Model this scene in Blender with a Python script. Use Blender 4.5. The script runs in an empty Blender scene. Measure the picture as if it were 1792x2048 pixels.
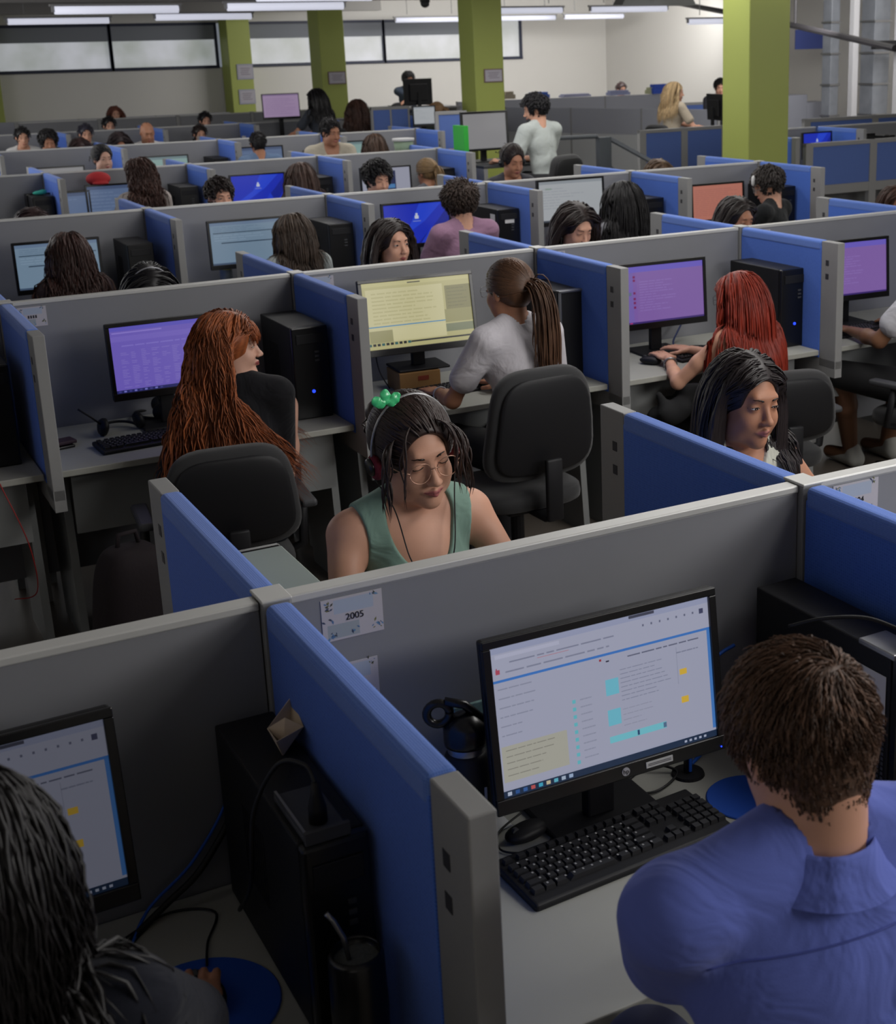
import bpy, bmesh, math, random
import numpy as np
from mathutils import Vector, Matrix
C = bpy.context.scene
COL = C.collection
random.seed(7); RNG = np.random.default_rng(11)
PI = math.pi
def R_(d): return math.radians(d)

# ------------------------------------------------------------------ camera
cam_d = bpy.data.cameras.new('camera'); cam = bpy.data.objects.new('camera', cam_d); COL.objects.link(cam)
def _rot(a, b, c):
    return (Matrix.Rotation(a, 3, 'Z') @ Matrix.Rotation(b, 3, 'X') @ Matrix.Rotation(c, 3, 'Y'))
_Rm = _rot(-.5125, -.2831, .0252)
_m = Matrix.Identity(4)
for _i in range(3):
    _m[_i][0] = _Rm[_i][0]; _m[_i][1] = _Rm[_i][2]; _m[_i][2] = -_Rm[_i][1]
_m[0][3], _m[1][3], _m[2][3] = -.6475, -2.2844, 2.2021
cam.matrix_world = _m
cam_d.sensor_fit = 'VERTICAL'; cam_d.sensor_height = 24; cam_d.lens = 2776.8 / 2048 * 24
cam_d.shift_x = -(1157.4 - 896) / 2048; cam_d.shift_y = (895.5 - 1024) / 2048
cam_d.clip_start = .05
cam_d.dof.use_dof = True; cam_d.dof.focus_distance = 3.5; cam_d.dof.aperture_fstop = 5.6
C.camera = cam
# ------------------------------------------------------------------ colour management, world, lights
C.view_settings.view_transform = 'Standard'; C.view_settings.look = 'None'
C.view_settings.exposure = 0.0; C.view_settings.gamma = 1.0; C.view_settings.use_curve_mapping = False
C.cycles.use_denoising = True; C.cycles.max_bounces = 6; C.cycles.diffuse_bounces = 3; C.cycles.glossy_bounces = 2
C.cycles.transmission_bounces = 4; C.cycles.sample_clamp_indirect = 2.0; C.cycles.caustics_reflective = False; C.cycles.caustics_refractive = False
world = bpy.data.worlds.new('world'); C.world = world; world.use_nodes = True
world.node_tree.nodes['Background'].inputs[0].default_value = (.80, .88, 1, 1)
world.node_tree.nodes['Background'].inputs[1].default_value = WORLD_STRENGTH = .2
def area(name, loc, target, size, sizey, watts, col=(1, .98, .95)):
    l = bpy.data.lights.new(name, 'AREA'); l.shape = 'RECTANGLE'; l.size = size; l.size_y = sizey; l.energy = watts; l.color = col
    o = bpy.data.objects.new(name, l); COL.objects.link(o); o.location = loc
    o.rotation_euler = (Vector(target) - Vector(loc)).to_track_quat('-Z', 'Y').to_euler()
    return o
# unseen overhead lights, added fill lights and the window daylight from the left side
LIGHTS = [
    ('unseen_overhead_light', (4.2, -3.4, 2.75), (1.9, 1.2, .9), 3.0, 1.0, 115),  # added soft fill behind the camera for faces and front panels
    ('unseen_overhead_light', (2.4, -.4, 2.95), (1.8, -.2, 0), 2.4, .6, 34),
    ('unseen_overhead_light', (3.0, 2.2, 2.95), (2.8, 2.2, 0), 4.0, .9, 44),
    ('unseen_overhead_light', (3.8, 5.4, 2.95), (3.8, 5.4, 0), 5.0, .9, 56),
    ('unseen_overhead_light', (5.5, 8.6, 2.95), (5.5, 8.6, 0), 6.0, .9, 76),
    ('unseen_overhead_light', (7.0, 12.0, 3.0), (7.0, 12.0, 0), 8.0, 1.2, 110),
    ('window_daylight', (-1.4, 13.5, 2.1), (6, 12.5, 1.4), 8.0, 1.3, 130),
    ('wall_fill', (11.6, 19.6, 3.05), (11.6, 22.6, 1.3), 6.0, 1.0, 270),  # added fill that brightens the back wall
    ('wall_fill', (12.3, 12.0, 3.0), (14.8, 14.5, 1.4), 4.0, 1.0, 150),  # added fill that brightens the right wall
    ('right_side_fill', (10.5, 3.0, 2.9), (5.0, 4.0, 0.8), 5.0, 1.5, 130),  # added fill under the ceiling, the right wall has no window
]
for a in LIGHTS: area(*a[:5], a[5])

# ------------------------------------------------------------------ materials
MATS = {}
def srgb(c):
    return tuple((v / 255 / 12.92 if v / 255 <= .04045 else ((v / 255 + .055) / 1.055) ** 2.4) for v in c)
def mat(name, rgb, rough=.6, metal=0, spec=.4, noise=0, nscale=40, bump=0, bscale=200, emit=0, sheen=0, trans=0, coat=0, wrinkle=0):
    if name in MATS: return MATS[name]
    m = bpy.data.materials.new(name); m.use_nodes = True; nt = m.node_tree; b = nt.nodes['Principled BSDF']
    col = (*srgb(rgb), 1)
    b.inputs['Base Color'].default_value = col; b.inputs['Roughness'].default_value = rough
    b.inputs['Metallic'].default_value = metal; b.inputs['Specular IOR Level'].default_value = spec
    if sheen: b.inputs['Sheen Weight'].default_value = sheen
    if coat: b.inputs['Coat Weight'].default_value = coat
    if trans: b.inputs['Transmission Weight'].default_value = trans; b.inputs['IOR'].default_value = 1.3
    if emit:
        b.inputs['Emission Color'].default_value = col; b.inputs['Emission Strength'].default_value = emit
    tc = nt.nodes.new('ShaderNodeTexCoord')
    if noise:
        n = nt.nodes.new('ShaderNodeTexNoise'); n.inputs['Scale'].default_value = nscale; n.inputs['Detail'].default_value = 4
        nt.links.new(tc.outputs['Object'], n.inputs['Vector'])
        mx = nt.nodes.new('ShaderNodeMix'); mx.data_type = 'RGBA'
        mx.inputs[6].default_value = tuple(v * (1 - noise) for v in col[:3]) + (1,)
        mx.inputs[7].default_value = tuple(min(1, v * (1 + noise)) for v in col[:3]) + (1,)
        nt.links.new(n.outputs['Fac'], mx.inputs[0]); nt.links.new(mx.outputs[2], b.inputs['Base Color'])
    if bump:
        n2 = nt.nodes.new('ShaderNodeTexNoise'); n2.inputs['Scale'].default_value = bscale; n2.inputs['Detail'].default_value = 3
        nt.links.new(tc.outputs['Object'], n2.inputs['Vector'])
        bp = nt.nodes.new('ShaderNodeBump'); bp.inputs['Strength'].default_value = bump; bp.inputs['Distance'].default_value = .002
        nt.links.new(n2.outputs['Fac'], bp.inputs['Height']); nt.links.new(bp.outputs['Normal'], b.inputs['Normal'])
    if wrinkle:
        n3 = nt.nodes.new('ShaderNodeTexNoise'); n3.inputs['Scale'].default_value = 7; n3.inputs['Detail'].default_value = 3; n3.inputs['Distortion'].default_value = 1.2
        nt.links.new(tc.outputs['Object'], n3.inputs['Vector']); n4 = nt.nodes.new('ShaderNodeTexNoise'); n4.inputs['Scale'].default_value = 500
        nt.links.new(tc.outputs['Object'], n4.inputs['Vector'])
        bq = nt.nodes.new('ShaderNodeBump'); bq.inputs['Strength'].default_value = wrinkle; bq.inputs['Distance'].default_value = .03
        br = nt.nodes.new('ShaderNodeBump'); br.inputs['Strength'].default_value = .3; br.inputs['Distance'].default_value = .001
        nt.links.new(n3.outputs['Fac'], bq.inputs['Height']); nt.links.new(n4.outputs['Fac'], br.inputs['Height']); nt.links.new(bq.outputs['Normal'], br.inputs['Normal']); nt.links.new(br.outputs['Normal'], b.inputs['Normal'])
    MATS[name] = m
    return m
def fabric_mat(name, rgb, rgb2, cell=.0065):
    m = mat(name, rgb, .85, sheen=.15, spec=.2); nt = m.node_tree; b = nt.nodes['Principled BSDF']
    tc = nt.nodes.new('ShaderNodeTexCoord'); v = nt.nodes.new('ShaderNodeTexVoronoi'); v.inputs['Scale'].default_value = 1 / cell
    v.inputs['Randomness'].default_value = .15
    nt.links.new(tc.outputs['Object'], v.inputs['Vector'])
    mr = nt.nodes.new('ShaderNodeMapRange'); mr.inputs[1].default_value = .15; mr.inputs[2].default_value = .55
    nt.links.new(v.outputs['Distance'], mr.inputs[0])
    mx = nt.nodes.new('ShaderNodeMix'); mx.data_type = 'RGBA'
    mx.inputs[6].default_value = (*srgb(rgb2), 1); mx.inputs[7].default_value = (*srgb(rgb), 1)
    nt.links.new(mr.outputs[0], mx.inputs[0]); nt.links.new(mx.outputs[2], b.inputs['Base Color'])
    bp = nt.nodes.new('ShaderNodeBump'); bp.inputs['Strength'].default_value = .5; bp.inputs['Distance'].default_value = .001
    nt.links.new(v.outputs['Distance'], bp.inputs['Height']); nt.links.new(bp.outputs['Normal'], b.inputs['Normal'])
    return m
def ui_mat():
    if 'screen' in MATS: return MATS['screen']
    m = bpy.data.materials.new('screen'); m.use_nodes = True; nt = m.node_tree; b = nt.nodes['Principled BSDF']
    b.inputs['Base Color'].default_value = (.01, .01, .012, 1); b.inputs['Roughness'].default_value = .35
    a = nt.nodes.new('ShaderNodeAttribute'); a.attribute_name = 'ui'
    nt.links.new(a.outputs['Color'], b.inputs['Emission Color']); b.inputs['Emission Strength'].default_value = .80
    MATS['screen'] = m; return m
def shaded_ui_mat():
    if 'screen_shaded' not in MATS:
        m = ui_mat().copy(); m.name = 'screen_shaded'; m.node_tree.nodes['Principled BSDF'].inputs['Emission Strength'].default_value = .22; MATS['screen_shaded'] = m  # copy of the screen with the corner's darkness put into its glow
    return MATS['screen_shaded']
def colour_mat():          # printed paper: colour comes from the print itself
    if 'print' in MATS: return MATS['print']
    m = bpy.data.materials.new('print'); m.use_nodes = True; nt = m.node_tree; b = nt.nodes['Principled BSDF']
    a = nt.nodes.new('ShaderNodeAttribute'); a.attribute_name = 'ui'
    nt.links.new(a.outputs['Color'], b.inputs['Base Color']); b.inputs['Roughness'].default_value = .7
    MATS['print'] = m; return m
def hair_mat(name, rgb, rough=.42, var=.35):
    if name in MATS: return MATS[name]
    m = bpy.data.materials.new(name); m.use_nodes = True; nt = m.node_tree; b = nt.nodes['Principled BSDF']
    c = srgb(rgb)
    a = nt.nodes.new('ShaderNodeAttribute'); a.attribute_name = 'lock'      # natural strand to strand variation
    mx = nt.nodes.new('ShaderNodeMix'); mx.data_type = 'RGBA'
    mx.inputs[6].default_value = tuple(v * (1 - var) for v in c) + (1,); mx.inputs[7].default_value = tuple(min(1, v * (1 + var)) for v in c) + (1,)
    nt.links.new(a.outputs['Fac'], mx.inputs[0]); nt.links.new(mx.outputs[2], b.inputs['Base Color'])
    b.inputs['Roughness'].default_value = rough; b.inputs['Specular IOR Level'].default_value = .35
    MATS[name] = m; return m

M_panel = lambda: mat('grey_laminate', (126, 127, 132), .45, spec=.35, noise=.03, nscale=6)
M_trim = lambda: mat('aluminium_trim', (188, 188, 186), .4, metal=.15)
M_post = lambda: mat('post_grey', (138, 138, 138), .5, noise=.03)
M_fab = lambda: fabric_mat('blue_mesh_fabric', (72, 112, 205), (44, 82, 172))
M_fabtop = lambda: fabric_mat('blue_woven_edge', (100, 132, 208), (74, 108, 192), .004)
M_desk = lambda: mat('desk_laminate', (156, 156, 149), .5, noise=.03, nscale=8)
M_blk = lambda: mat('black_plastic', (24, 24, 27), .5, spec=.3, bump=.15, bscale=900)
M_blk2 = lambda: mat('glossy_black', (14, 14, 16), .28, spec=.5)
M_key = lambda: mat('key_plastic', (34, 34, 37), .45, spec=.45)
M_chair = lambda: mat('chair_fabric', (40, 40, 42), .8, sheen=.2, bump=.4, bscale=500)
M_metal = lambda: mat('brushed_metal', (150, 150, 152), .35, metal=.9)
M_grey = lambda: mat('dark_grey_plastic', (62, 63, 66), .5)
M_cable = lambda: mat('cable_black', (16, 16, 18), .5)
M_blue_cable = lambda: mat('cable_blue', (30, 90, 190), .5)
M_paper = lambda: mat('paper', (205, 205, 205), .8)

# ------------------------------------------------------------------ mesh helpers
def mesh_obj(name, me, m=None, parent=None, smooth=False):
    o = bpy.data.objects.new(name, me); COL.objects.link(o)
    if m is not None:
        for k in (m if isinstance(m, (list, tuple)) else [m]): me.materials.append(k)
    if smooth:
        me.polygons.foreach_set('use_smooth', [True] * len(me.polygons))
    if parent is not None: o.parent = parent
    return o
class MB:
    def __init__(s): s.bm = bmesh.new()
    def box(s, x0, x1, y0, y1, z0, z1, bevel=0, seg=2, M=None):
        g = bmesh.ops.create_cube(s.bm, size=1)['verts']
        for v in g: v.co = Vector(((x0 + x1) / 2 + v.co.x * (x1 - x0), (y0 + y1) / 2 + v.co.y * (y1 - y0), (z0 + z1) / 2 + v.co.z * (z1 - z0)))
        vs = set(g)
        if bevel:
            ed = list({e for v in g for e in v.link_edges})
            r = bmesh.ops.bevel(s.bm, geom=ed, offset=bevel, segments=seg, profile=.5, affect='EDGES')
            vs = set(r['verts']) | {v for v in g if v.is_valid}
        if M is not None:
            for v in vs: v.co = M @ v.co
        return s
    def tube(s, pts, r, n=8, cap=True, r2=None):
        pts = [Vector(p) for p in pts]; rings = []
        up = Vector((0, 0, 1))
        for i, p in enumerate(pts):
            t = (pts[min(i + 1, len(pts) - 1)] - pts[max(i - 1, 0)]).normalized()
            a = t.cross(up)
            if a.length < 1e-3: a = t.cross(Vector((1, 0, 0)))
            a.normalize(); b = t.cross(a); up = -b if b.length else up; up = a.cross(t)
            f = i / max(1, len(pts) - 1); rr = (r if r2 is None else r + (r2 - r) * f) if not callable(r) else r(f)
            rings.append([s.bm.verts.new(p + (a * math.cos(2 * PI * k / n) + a.cross(t) * math.sin(2 * PI * k / n)) * rr) for k in range(n)])
        for A, B in zip(rings, rings[1:]):
            for k in range(n): s.bm.faces.new((A[k], A[(k + 1) % n], B[(k + 1) % n], B[k]))
        if cap:
            s.bm.faces.new(rings[0][::-1]); s.bm.faces.new(rings[-1])
        return s
    def lathe(s, prof, n=24, M=None):
        rings = []
        for r, z in prof:
            if r < 1e-5: rings.append([s.bm.verts.new((0, 0, z))])
            else: rings.append([s.bm.verts.new((r * math.cos(2 * PI * k / n), r * math.sin(2 * PI * k / n), z)) for k in range(n)])
        for A, B in zip(rings, rings[1:]):
            for k in range(n):
                a0, a1 = A[k % len(A)], A[(k + 1) % len(A)]; b0, b1 = B[k % len(B)], B[(k + 1) % len(B)]
                f = []
                for v in (a0, a1, b1, b0):
                    if v not in f: f.append(v)
                if len(f) > 2: s.bm.faces.new(f)
        if M is not None:
            for A in rings:
                for v in A: v.co = M @ v.co
        return s
    def sup(s, rx, ry, rz, e1=.4, e2=.4, n=24, m=14, M=None, fn=None):
        """superellipsoid: rounded pads, mice, bags"""
        def c(w, e): return math.copysign(abs(math.cos(w)) ** e, math.cos(w))
        def d(w, e): return math.copysign(abs(math.sin(w)) ** e, math.sin(w))
        rings = []
        for j in range(m + 1):
            v = -PI / 2 + PI * j / m; ring = []
            for k in range(n):
                u = 2 * PI * k / n
                p = Vector((rx * c(v, e1) * c(u, e2), ry * c(v, e1) * d(u, e2), rz * d(v, e1)))
                if fn: p = fn(p)
                if M is not None: p = M @ p
                ring.append(s.bm.verts.new(p))
            rings.append(ring)
        for A, B in zip(rings, rings[1:]):
            for k in range(n): s.bm.faces.new((A[k], A[(k + 1) % n], B[(k + 1) % n], B[k]))
        bmesh.ops.remove_doubles(s.bm, verts=rings[0] + rings[-1], dist=1e-6)
        return s
    def prism(s, pts, a, b, axis='z', M=None):
        def P(p, t): return {'z': (p[0], p[1], t), 'y': (p[0], t, p[1]), 'x': (t, p[0], p[1])}[axis]
        A = [s.bm.verts.new(P(p, a)) for p in pts]; B = [s.bm.verts.new(P(p, b)) for p in pts]
        n = len(pts)
        s.bm.faces.new(A[::-1]); s.bm.faces.new(B)
        for k in range(n): s.bm.faces.new((A[k], A[(k + 1) % n], B[(k + 1) % n], B[k]))
        if M is not None:
            for v in A + B: v.co = M @ v.co
        return s
    def build(s, name, m, parent=None, smooth=False, recalc=True):
        if recalc: bmesh.ops.recalc_face_normals(s.bm, faces=s.bm.faces)
        me = bpy.data.meshes.new(name); s.bm.to_mesh(me); s.bm.free()
        return mesh_obj(name, me, m, parent, smooth)
def tag(o, label=None, cat=None, group=None, kind=None):
    if label: o['label'] = label
    if cat: o['category'] = cat
    if group: o['group'] = group
    if kind: o['kind'] = kind
    return o
def empty(name, loc, rz=0, label=None, cat=None, group=None):
    o = bpy.data.objects.new(name, None); COL.objects.link(o); o.location = loc; o.rotation_euler = (0, 0, rz); o.empty_display_size = .05
    return tag(o, label, cat, group)
_kids = {}
def copy_tree(o, parent=None):
    c = o.copy(); COL.objects.link(c)
    if parent is not None: c.parent = parent
    for ch in list(o.children): copy_tree(ch, c)
    return c
def quads_mesh(name, rects, m, parent=None, plane='xz'):
    """flat print or screen image: rects = (x0,z0,x1,z1,rgb) with small depth steps so later ones lie on top"""
    me = bpy.data.meshes.new(name); V = []; F = []; cols = []
    for i, r in enumerate(rects):
        if len(r) == 5:
            x0, z0, x1, z1, c = r; q = [(x0, z0), (x1, z0), (x1, z1), (x0, z1)]
        else: q, c = r
        y = -i * 4e-6
        b = len(V); V += [(p[0], y, p[1]) for p in q]; F.append(tuple(range(b, b + len(q)))); cols += [(*srgb(c), 1)] * len(q)
    me.from_pydata(V, [], F)
    at = me.color_attributes.new('ui', 'FLOAT_COLOR', 'CORNER')
    at.data.foreach_set('color', np.array(cols, dtype=np.float32).ravel())
    return mesh_obj(name, me, m, parent)
def text_obj(name, body, size, m, parent=None, loc=(0, 0, 0), rot=(PI / 2, 0, 0), extrude=.0003, align='CENTER'):
    cu = bpy.data.curves.new('txt', 'FONT'); cu.body = body; cu.size = size; cu.extrude = extrude; cu.align_x = align; cu.align_y = 'CENTER'
    t = bpy.data.objects.new('txt', cu); COL.objects.link(t)
    dg = bpy.context.evaluated_depsgraph_get(); me = bpy.data.meshes.new_from_object(t.evaluated_get(dg)); bpy.data.objects.remove(t)
    o = mesh_obj(name, me, m, parent); o.location = loc; o.rotation_euler = rot
    return o
# ------------------------------------------------------------------ setting
def struct(name, mb, m, parent=None):
    o = mb.build(name, m, parent)
    if parent is None: o['kind'] = 'structure'
    return o
wall_m = mat('white_wall_paint', (212, 210, 206), .7, noise=.03, nscale=.8, bump=.05, bscale=60)
struct('floor', MB().box(-1.9, 16, -5.2, 24.3, -.05, 0), mat('polished_concrete', (112, 104, 96), .3, noise=.18, nscale=1.6, spec=.5))
struct('ceiling', MB().box(-1.9, 16, -5.2, 24.3, 3.15, 3.2), mat('ceiling_paint', (215, 213, 210), .8))
WX0, WX1, WZ0, WZ1 = 3.0, 13.0, 1.98, 2.62     # strip windows in the far wall
wb = MB()
wb.box(-1.9, 15.2, 24.0, 24.15, 0, 1.95).box(-1.9, 15.2, 24.0, 24.15, 2.72, 3.15)
wb.box(-1.9, 2.9, 24.0, 24.15, 1.95, 2.72).box(13.05, 15.2, 24.0, 24.15, 1.95, 2.72)
struct('wall_back', wb, wall_m)
struct('wall_right', MB().box(15.05, 15.2, -5.2, 24.0, 0, 3.15), wall_m)
struct('wall_left', MB().box(-1.9, -1.75, -5.2, 6.5, 0, 3.15), wall_m)
struct('wall_front', MB().box(-1.9, 16, -5.35, -5.2, 0, 3.15), wall_m)
frame_m = mat('window_frame_navy', (38, 44, 66), .5)
glow = bpy.data.materials.new('frosted_window_daylight'); glow.use_nodes = True
_nt = glow.node_tree; _b = _nt.nodes['Principled BSDF']; _b.inputs['Base Color'].default_value = (.5, .5, .5, 1); _b.inputs['Roughness'].default_value = .5
_tc = _nt.nodes.new('ShaderNodeTexCoord'); _n = _nt.nodes.new('ShaderNodeTexNoise'); _n.inputs['Scale'].default_value = 1.3; _n.inputs['Detail'].default_value = 5
_r = _nt.nodes.new('ShaderNodeValToRGB'); _r.color_ramp.elements[0].position = .35; _r.color_ramp.elements[1].position = .65
_r.color_ramp.elements[0].color = (*srgb((118, 124, 120)), 1); _r.color_ramp.elements[1].color = (*srgb((158, 160, 168)), 1)
_nt.links.new(_tc.outputs['Object'], _n.inputs['Vector']); _nt.links.new(_n.outputs['Fac'], _r.inputs[0])
_nt.links.new(_r.outputs[0], _b.inputs['Emission Color']); _b.inputs['Emission Strength'].default_value = .95
blind_m = mat('roller_blind_grey', (128, 132, 140), .8)
wins = [(2.95, 4.83), (4.87, 6.72), (7.1, 8.55), (8.6, 10.0), (10.04, 11.7), (11.74, 13.0)]
for n, (a, b) in enumerate(wins):
    w = MB().box(a, b, 24.02, 24.05, 1.98, 2.70).build('window_%d' % (n + 1), glow); w['kind'] = 'structure'
    f = MB().box(a - .04, b + .04, 23.96, 24.03, 1.93, 1.985).box(a - .04, a + .01, 23.97, 24.03, 1.95, 2.7).box(b - .01, b + .04, 23.97, 24.03, 1.95, 2.7).box(a - .04, b + .04, 23.97, 24.03, 2.69, 2.74)
    f.build('window_frame', frame_m, w)
    if n != 5: MB().box(a + .01, b - .01, 23.975, 24.0, 2.44, 2.70).build('roller_blind', blind_m, w)
# dark beam over the strip windows and the soffit
tb = MB().box(-1.75, 9.2, 22.0, 22.25, 2.86, 3.15); struct('trim_1', tb, mat('beam_grey', (132, 130, 128), .7))
tb = MB().box(-1.75, 9.2, 18.6, 18.8, 2.92, 3.15); struct('trim_2', tb, MATS['beam_grey'])
tb = MB().box(-1.75, 15.0, 15.6, 15.75, 2.95, 3.15); struct('trim_3', tb, MATS['beam_grey'])
# lime green pillars
lime = mat('lime_green_paint', (156, 166, 84), .5, noise=.04, nscale=2)
def pillar(x, y, w, d, label, signs=()):
    r = empty('pillar', (x, y, 0), 0, label, 'pillar')
    MB().box(0, w, 0, d, 0, 3.15, .01).build('shaft', lime, r)
    for (sx, sz, sw, sh, framed) in signs:
        s = MB().box(sx - sw / 2, sx + sw / 2, -.014, -.001, sz - sh / 2, sz + sh / 2)
        so = s.build('sign_board', mat('sign_frame_brown', (120, 100, 96), .6) if framed else mat('sign_paper', (150, 152, 170), .7), r)
        rects = [(-sw * .45, -sh * .42, sw * .45, sh * .42, (172, 168, 178))]
        for k in range(4): rects.append((-sw * (.3 - .04 * (k % 2)), sh * (.2 - .13 * k), sw * (.3 - .05 * (k % 3)), sh * (.24 - .13 * k), (120, 112, 122)))
        q = quads_mesh('notice', rects, colour_mat(), so); q.location = (sx, -.016, sz)
pillar(7.2, 8.32, .46, .42, 'wide lime green square pillar right of the centre, nearest one')
pillar(7.449, 14.6, .42, .45, 'lime green pillar behind the bearded man\'s monitor, with a framed notice', [(.26, 1.83, .27, .17, True)])
pillar(7.185, 19.7, .42, .5, 'lime green pillar behind the black-haired woman, with a brown framed notice', [(.25, 1.77, .3, .2, True)])
pillar(6.78, 23.4, .42, .5, 'lime green pillar against the far wall holding two blank grey papers', [(.27, 1.86, .3, .27, False), (.27, 1.42, .3, .26, False)])
pillar(2.45, 23.4, .42, .5, 'lime green pillar at the far left edge beside the strip window')
# fluorescent tubes
def tube_lamp(x, y, L, label, ang=0, z=2.70):
    r = empty('tube_light', (x, y, z), ang, label, 'ceiling light', 'fluorescent tube lights under the ceiling')
    MB().box(-L / 2 - .05, L / 2 + .05, -.022, .022, .04, .065, .004).build('housing', mat('lamp_housing', (130, 130, 132), .5), r)
    MB().tube([(-L / 2, 0, .0), (L / 2, 0, .0)], .045, 12).build('tube', mat('lamp_glow', (196, 198, 212), .4, emit=.85), r, True)
    for sx in (-1, 1): MB().box(sx * (L / 2 + .015) - .015, sx * (L / 2 + .015) + .015, -.02, .02, -.02, .06).build('end_cap', MATS['lamp_housing'], r)
    for sx in (-1, 1): MB().tube([(sx * L / 3, 0, .1), (sx * L / 3, 0, 3.15 - z)], .006, 6).build('hanger', MATS['lamp_housing'], r)
tube_lamp(3.02, 14.65, 1.37, 'hanging tube lamp at top left, upper one of the left pair')
tube_lamp(4.8, 14.05, 1.35, 'hanging tube lamp crossing in front of the second green pillar', -.1)
tube_lamp(3.27, 19.7, 1.4, 'hanging tube lamp over the leftmost window, lowest at the left')
tube_lamp(5.0, 18.3, 1.36, 'hanging tube lamp above the window beside the papered pillar')
tube_lamp(10.4, 22.6, 1.36, 'tube lamp over the window right of the second pillar')
tube_lamp(9.5, 17.1, 1.3, 'upper tube lamp just right of the pillar with framed notice')
tube_lamp(12.3, 22.4, 1.3, 'lower tube lamp just right of the pillar with framed notice')
tube_lamp(11.3, 17.0, 1.3, 'upper tube lamp of the pair above the room corner', -.1)
tube_lamp(13.6, 22.0, 1.3, 'lower tube lamp of the pair above the room corner')
tube_lamp(13.2, 17.2, 1.3, 'short visible tube lamp beside the widest green pillar', 0, 2.5)
tube_lamp(4.75, 12.9, 1.3, 'partly cut off tube lamp at the top edge', 0, 2.76)

# ---------------------------------------------------- partition rows
H = 1.27
ROWX = {1: 0.0, 2: .0586, 3: .154, 4: .1186, 5: .1307, 6: .2, 7: .2}
ROWY = {1: 0.0, 2: 3.5945, 3: 6.7634, 4: 10.222, 5: 13.552, 6: 17.0, 7: 20.4}
ORD = ['first', 'second', 'third', 'fourth', 'fifth', 'sixth', 'seventh', 'eighth']
def spine(x0, x1, y, label):
    r = empty('partition_panel', ((x0 + x1) / 2, y, 0), 0, label, 'partition', 'grey partition panels of the cubicle rows')
    w = (x1 - x0) / 2
    MB().box(-w, w, -.017, .017, .12, H - .016, .002).build('panel', M_panel(), r)
    MB().box(-w, w, -.02, .02, H - .016, H, .003).build('top_trim', M_trim(), r)
    return r
_dv = {}
def divider(x, y, ln, side, label):
    """blue screen running from the junction at (x,y) towards -y (side -1) or +y (side +1)"""
    key = (round(ln, 3), side)
    if key not in _dv:
        r = empty('blue_divider', (0, 0, 0)); s = side; T = .023
        def yb(a, b): return (min(s * a, s * b), max(s * a, s * b))
        a, b = yb(.037, ln - .12)
        MB().box(-T, T, a, b, .70, H - .028, .004).build('fabric_panel', M_fab(), r)
        MB().box(-T - .002, T + .002, a, b, H - .05, H + .002, .014, 4).build('padded_edge', M_fabtop(), r)
        a, b = yb(ln - .12, ln)
        p = MB().box(-T + .002, T - .002, a, b, .66, H, .003).build('end_post', M_post(), r)
        for k, zz in enumerate((H - .1, H - .165)):
            for sx in (-1, 1):
                MB().box(sx * (T - .004) - .003, sx * (T - .004) + .003, s * (ln - .075) - .011, s * (ln - .075) + .011, zz - .013, zz + .013).build('socket', mat('socket_dark', (52, 52, 56), .5), p)
        a, b = yb(.037, ln)
        MB().box(-T + .002, T - .002, a, b, .62, .70).build('bottom_rail', M_post(), r)
        _dv[key] = r
    else: r = copy_tree(_dv[key])
    r.location = (x, y, 0)
    tag(r, label, 'partition', 'blue fabric side dividers of the cubicles')
    return r
_jp = []
def junction(x, y, label):
    if not _jp:
        r = empty('junction_post', (0, 0, 0))
        MB().box(-.026, .026, -.032, .032, 0, H, .002).build('post', M_post(), r)
        MB().box(-.028, .028, -.036, .036, H, H + .006, .002).build('cap', M_trim(), r); _jp.append(r)
    else: r = copy_tree(_jp[0])
    r.location = (x, y, 0); tag(r, label, 'post', 'grey junction posts between cubicles'); return r
_legs = []
def desk(x0, x1, y0, y1, side, label, legs=True):
    r = empty('desk', ((x0 + x1) / 2, (y0 + y1) / 2, 0), 0, label, 'desk', 'white cubicle desktops'); w = (x1 - x0) / 2; d = (y1 - y0) / 2
    MB().box(-w, w, -d, d, .715, .74, .003).build('desktop', M_desk(), r)
    if legs:
        for sx in (-1, 1):
            xx = sx * (w - .035)
            MB().prism([(side * d * .5, 0), (-side * d * .55, 0), (-side * d * .35, .715), (side * d * .8, .715)], xx - .015, xx + .015, 'x').build('leg', mat('leg_grey', (132, 134, 134), .5), r)
        MB().box(-w + .05, w - .05, -side * d * .6 - .008, -side * d * .6 + .008, .45, .7).build('modesty_panel', MATS['leg_grey'], r)
    return r
ROWS = {1: (-1, 2), 2: (-1, 4), 3: (0, 4), 4: (0, 3), 5: (0, 4), 6: (1, 5), 7: (2, 6)}   # first and last cell index
def JX(r, i): return ROWX[r] + 1.2 * i
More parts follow.
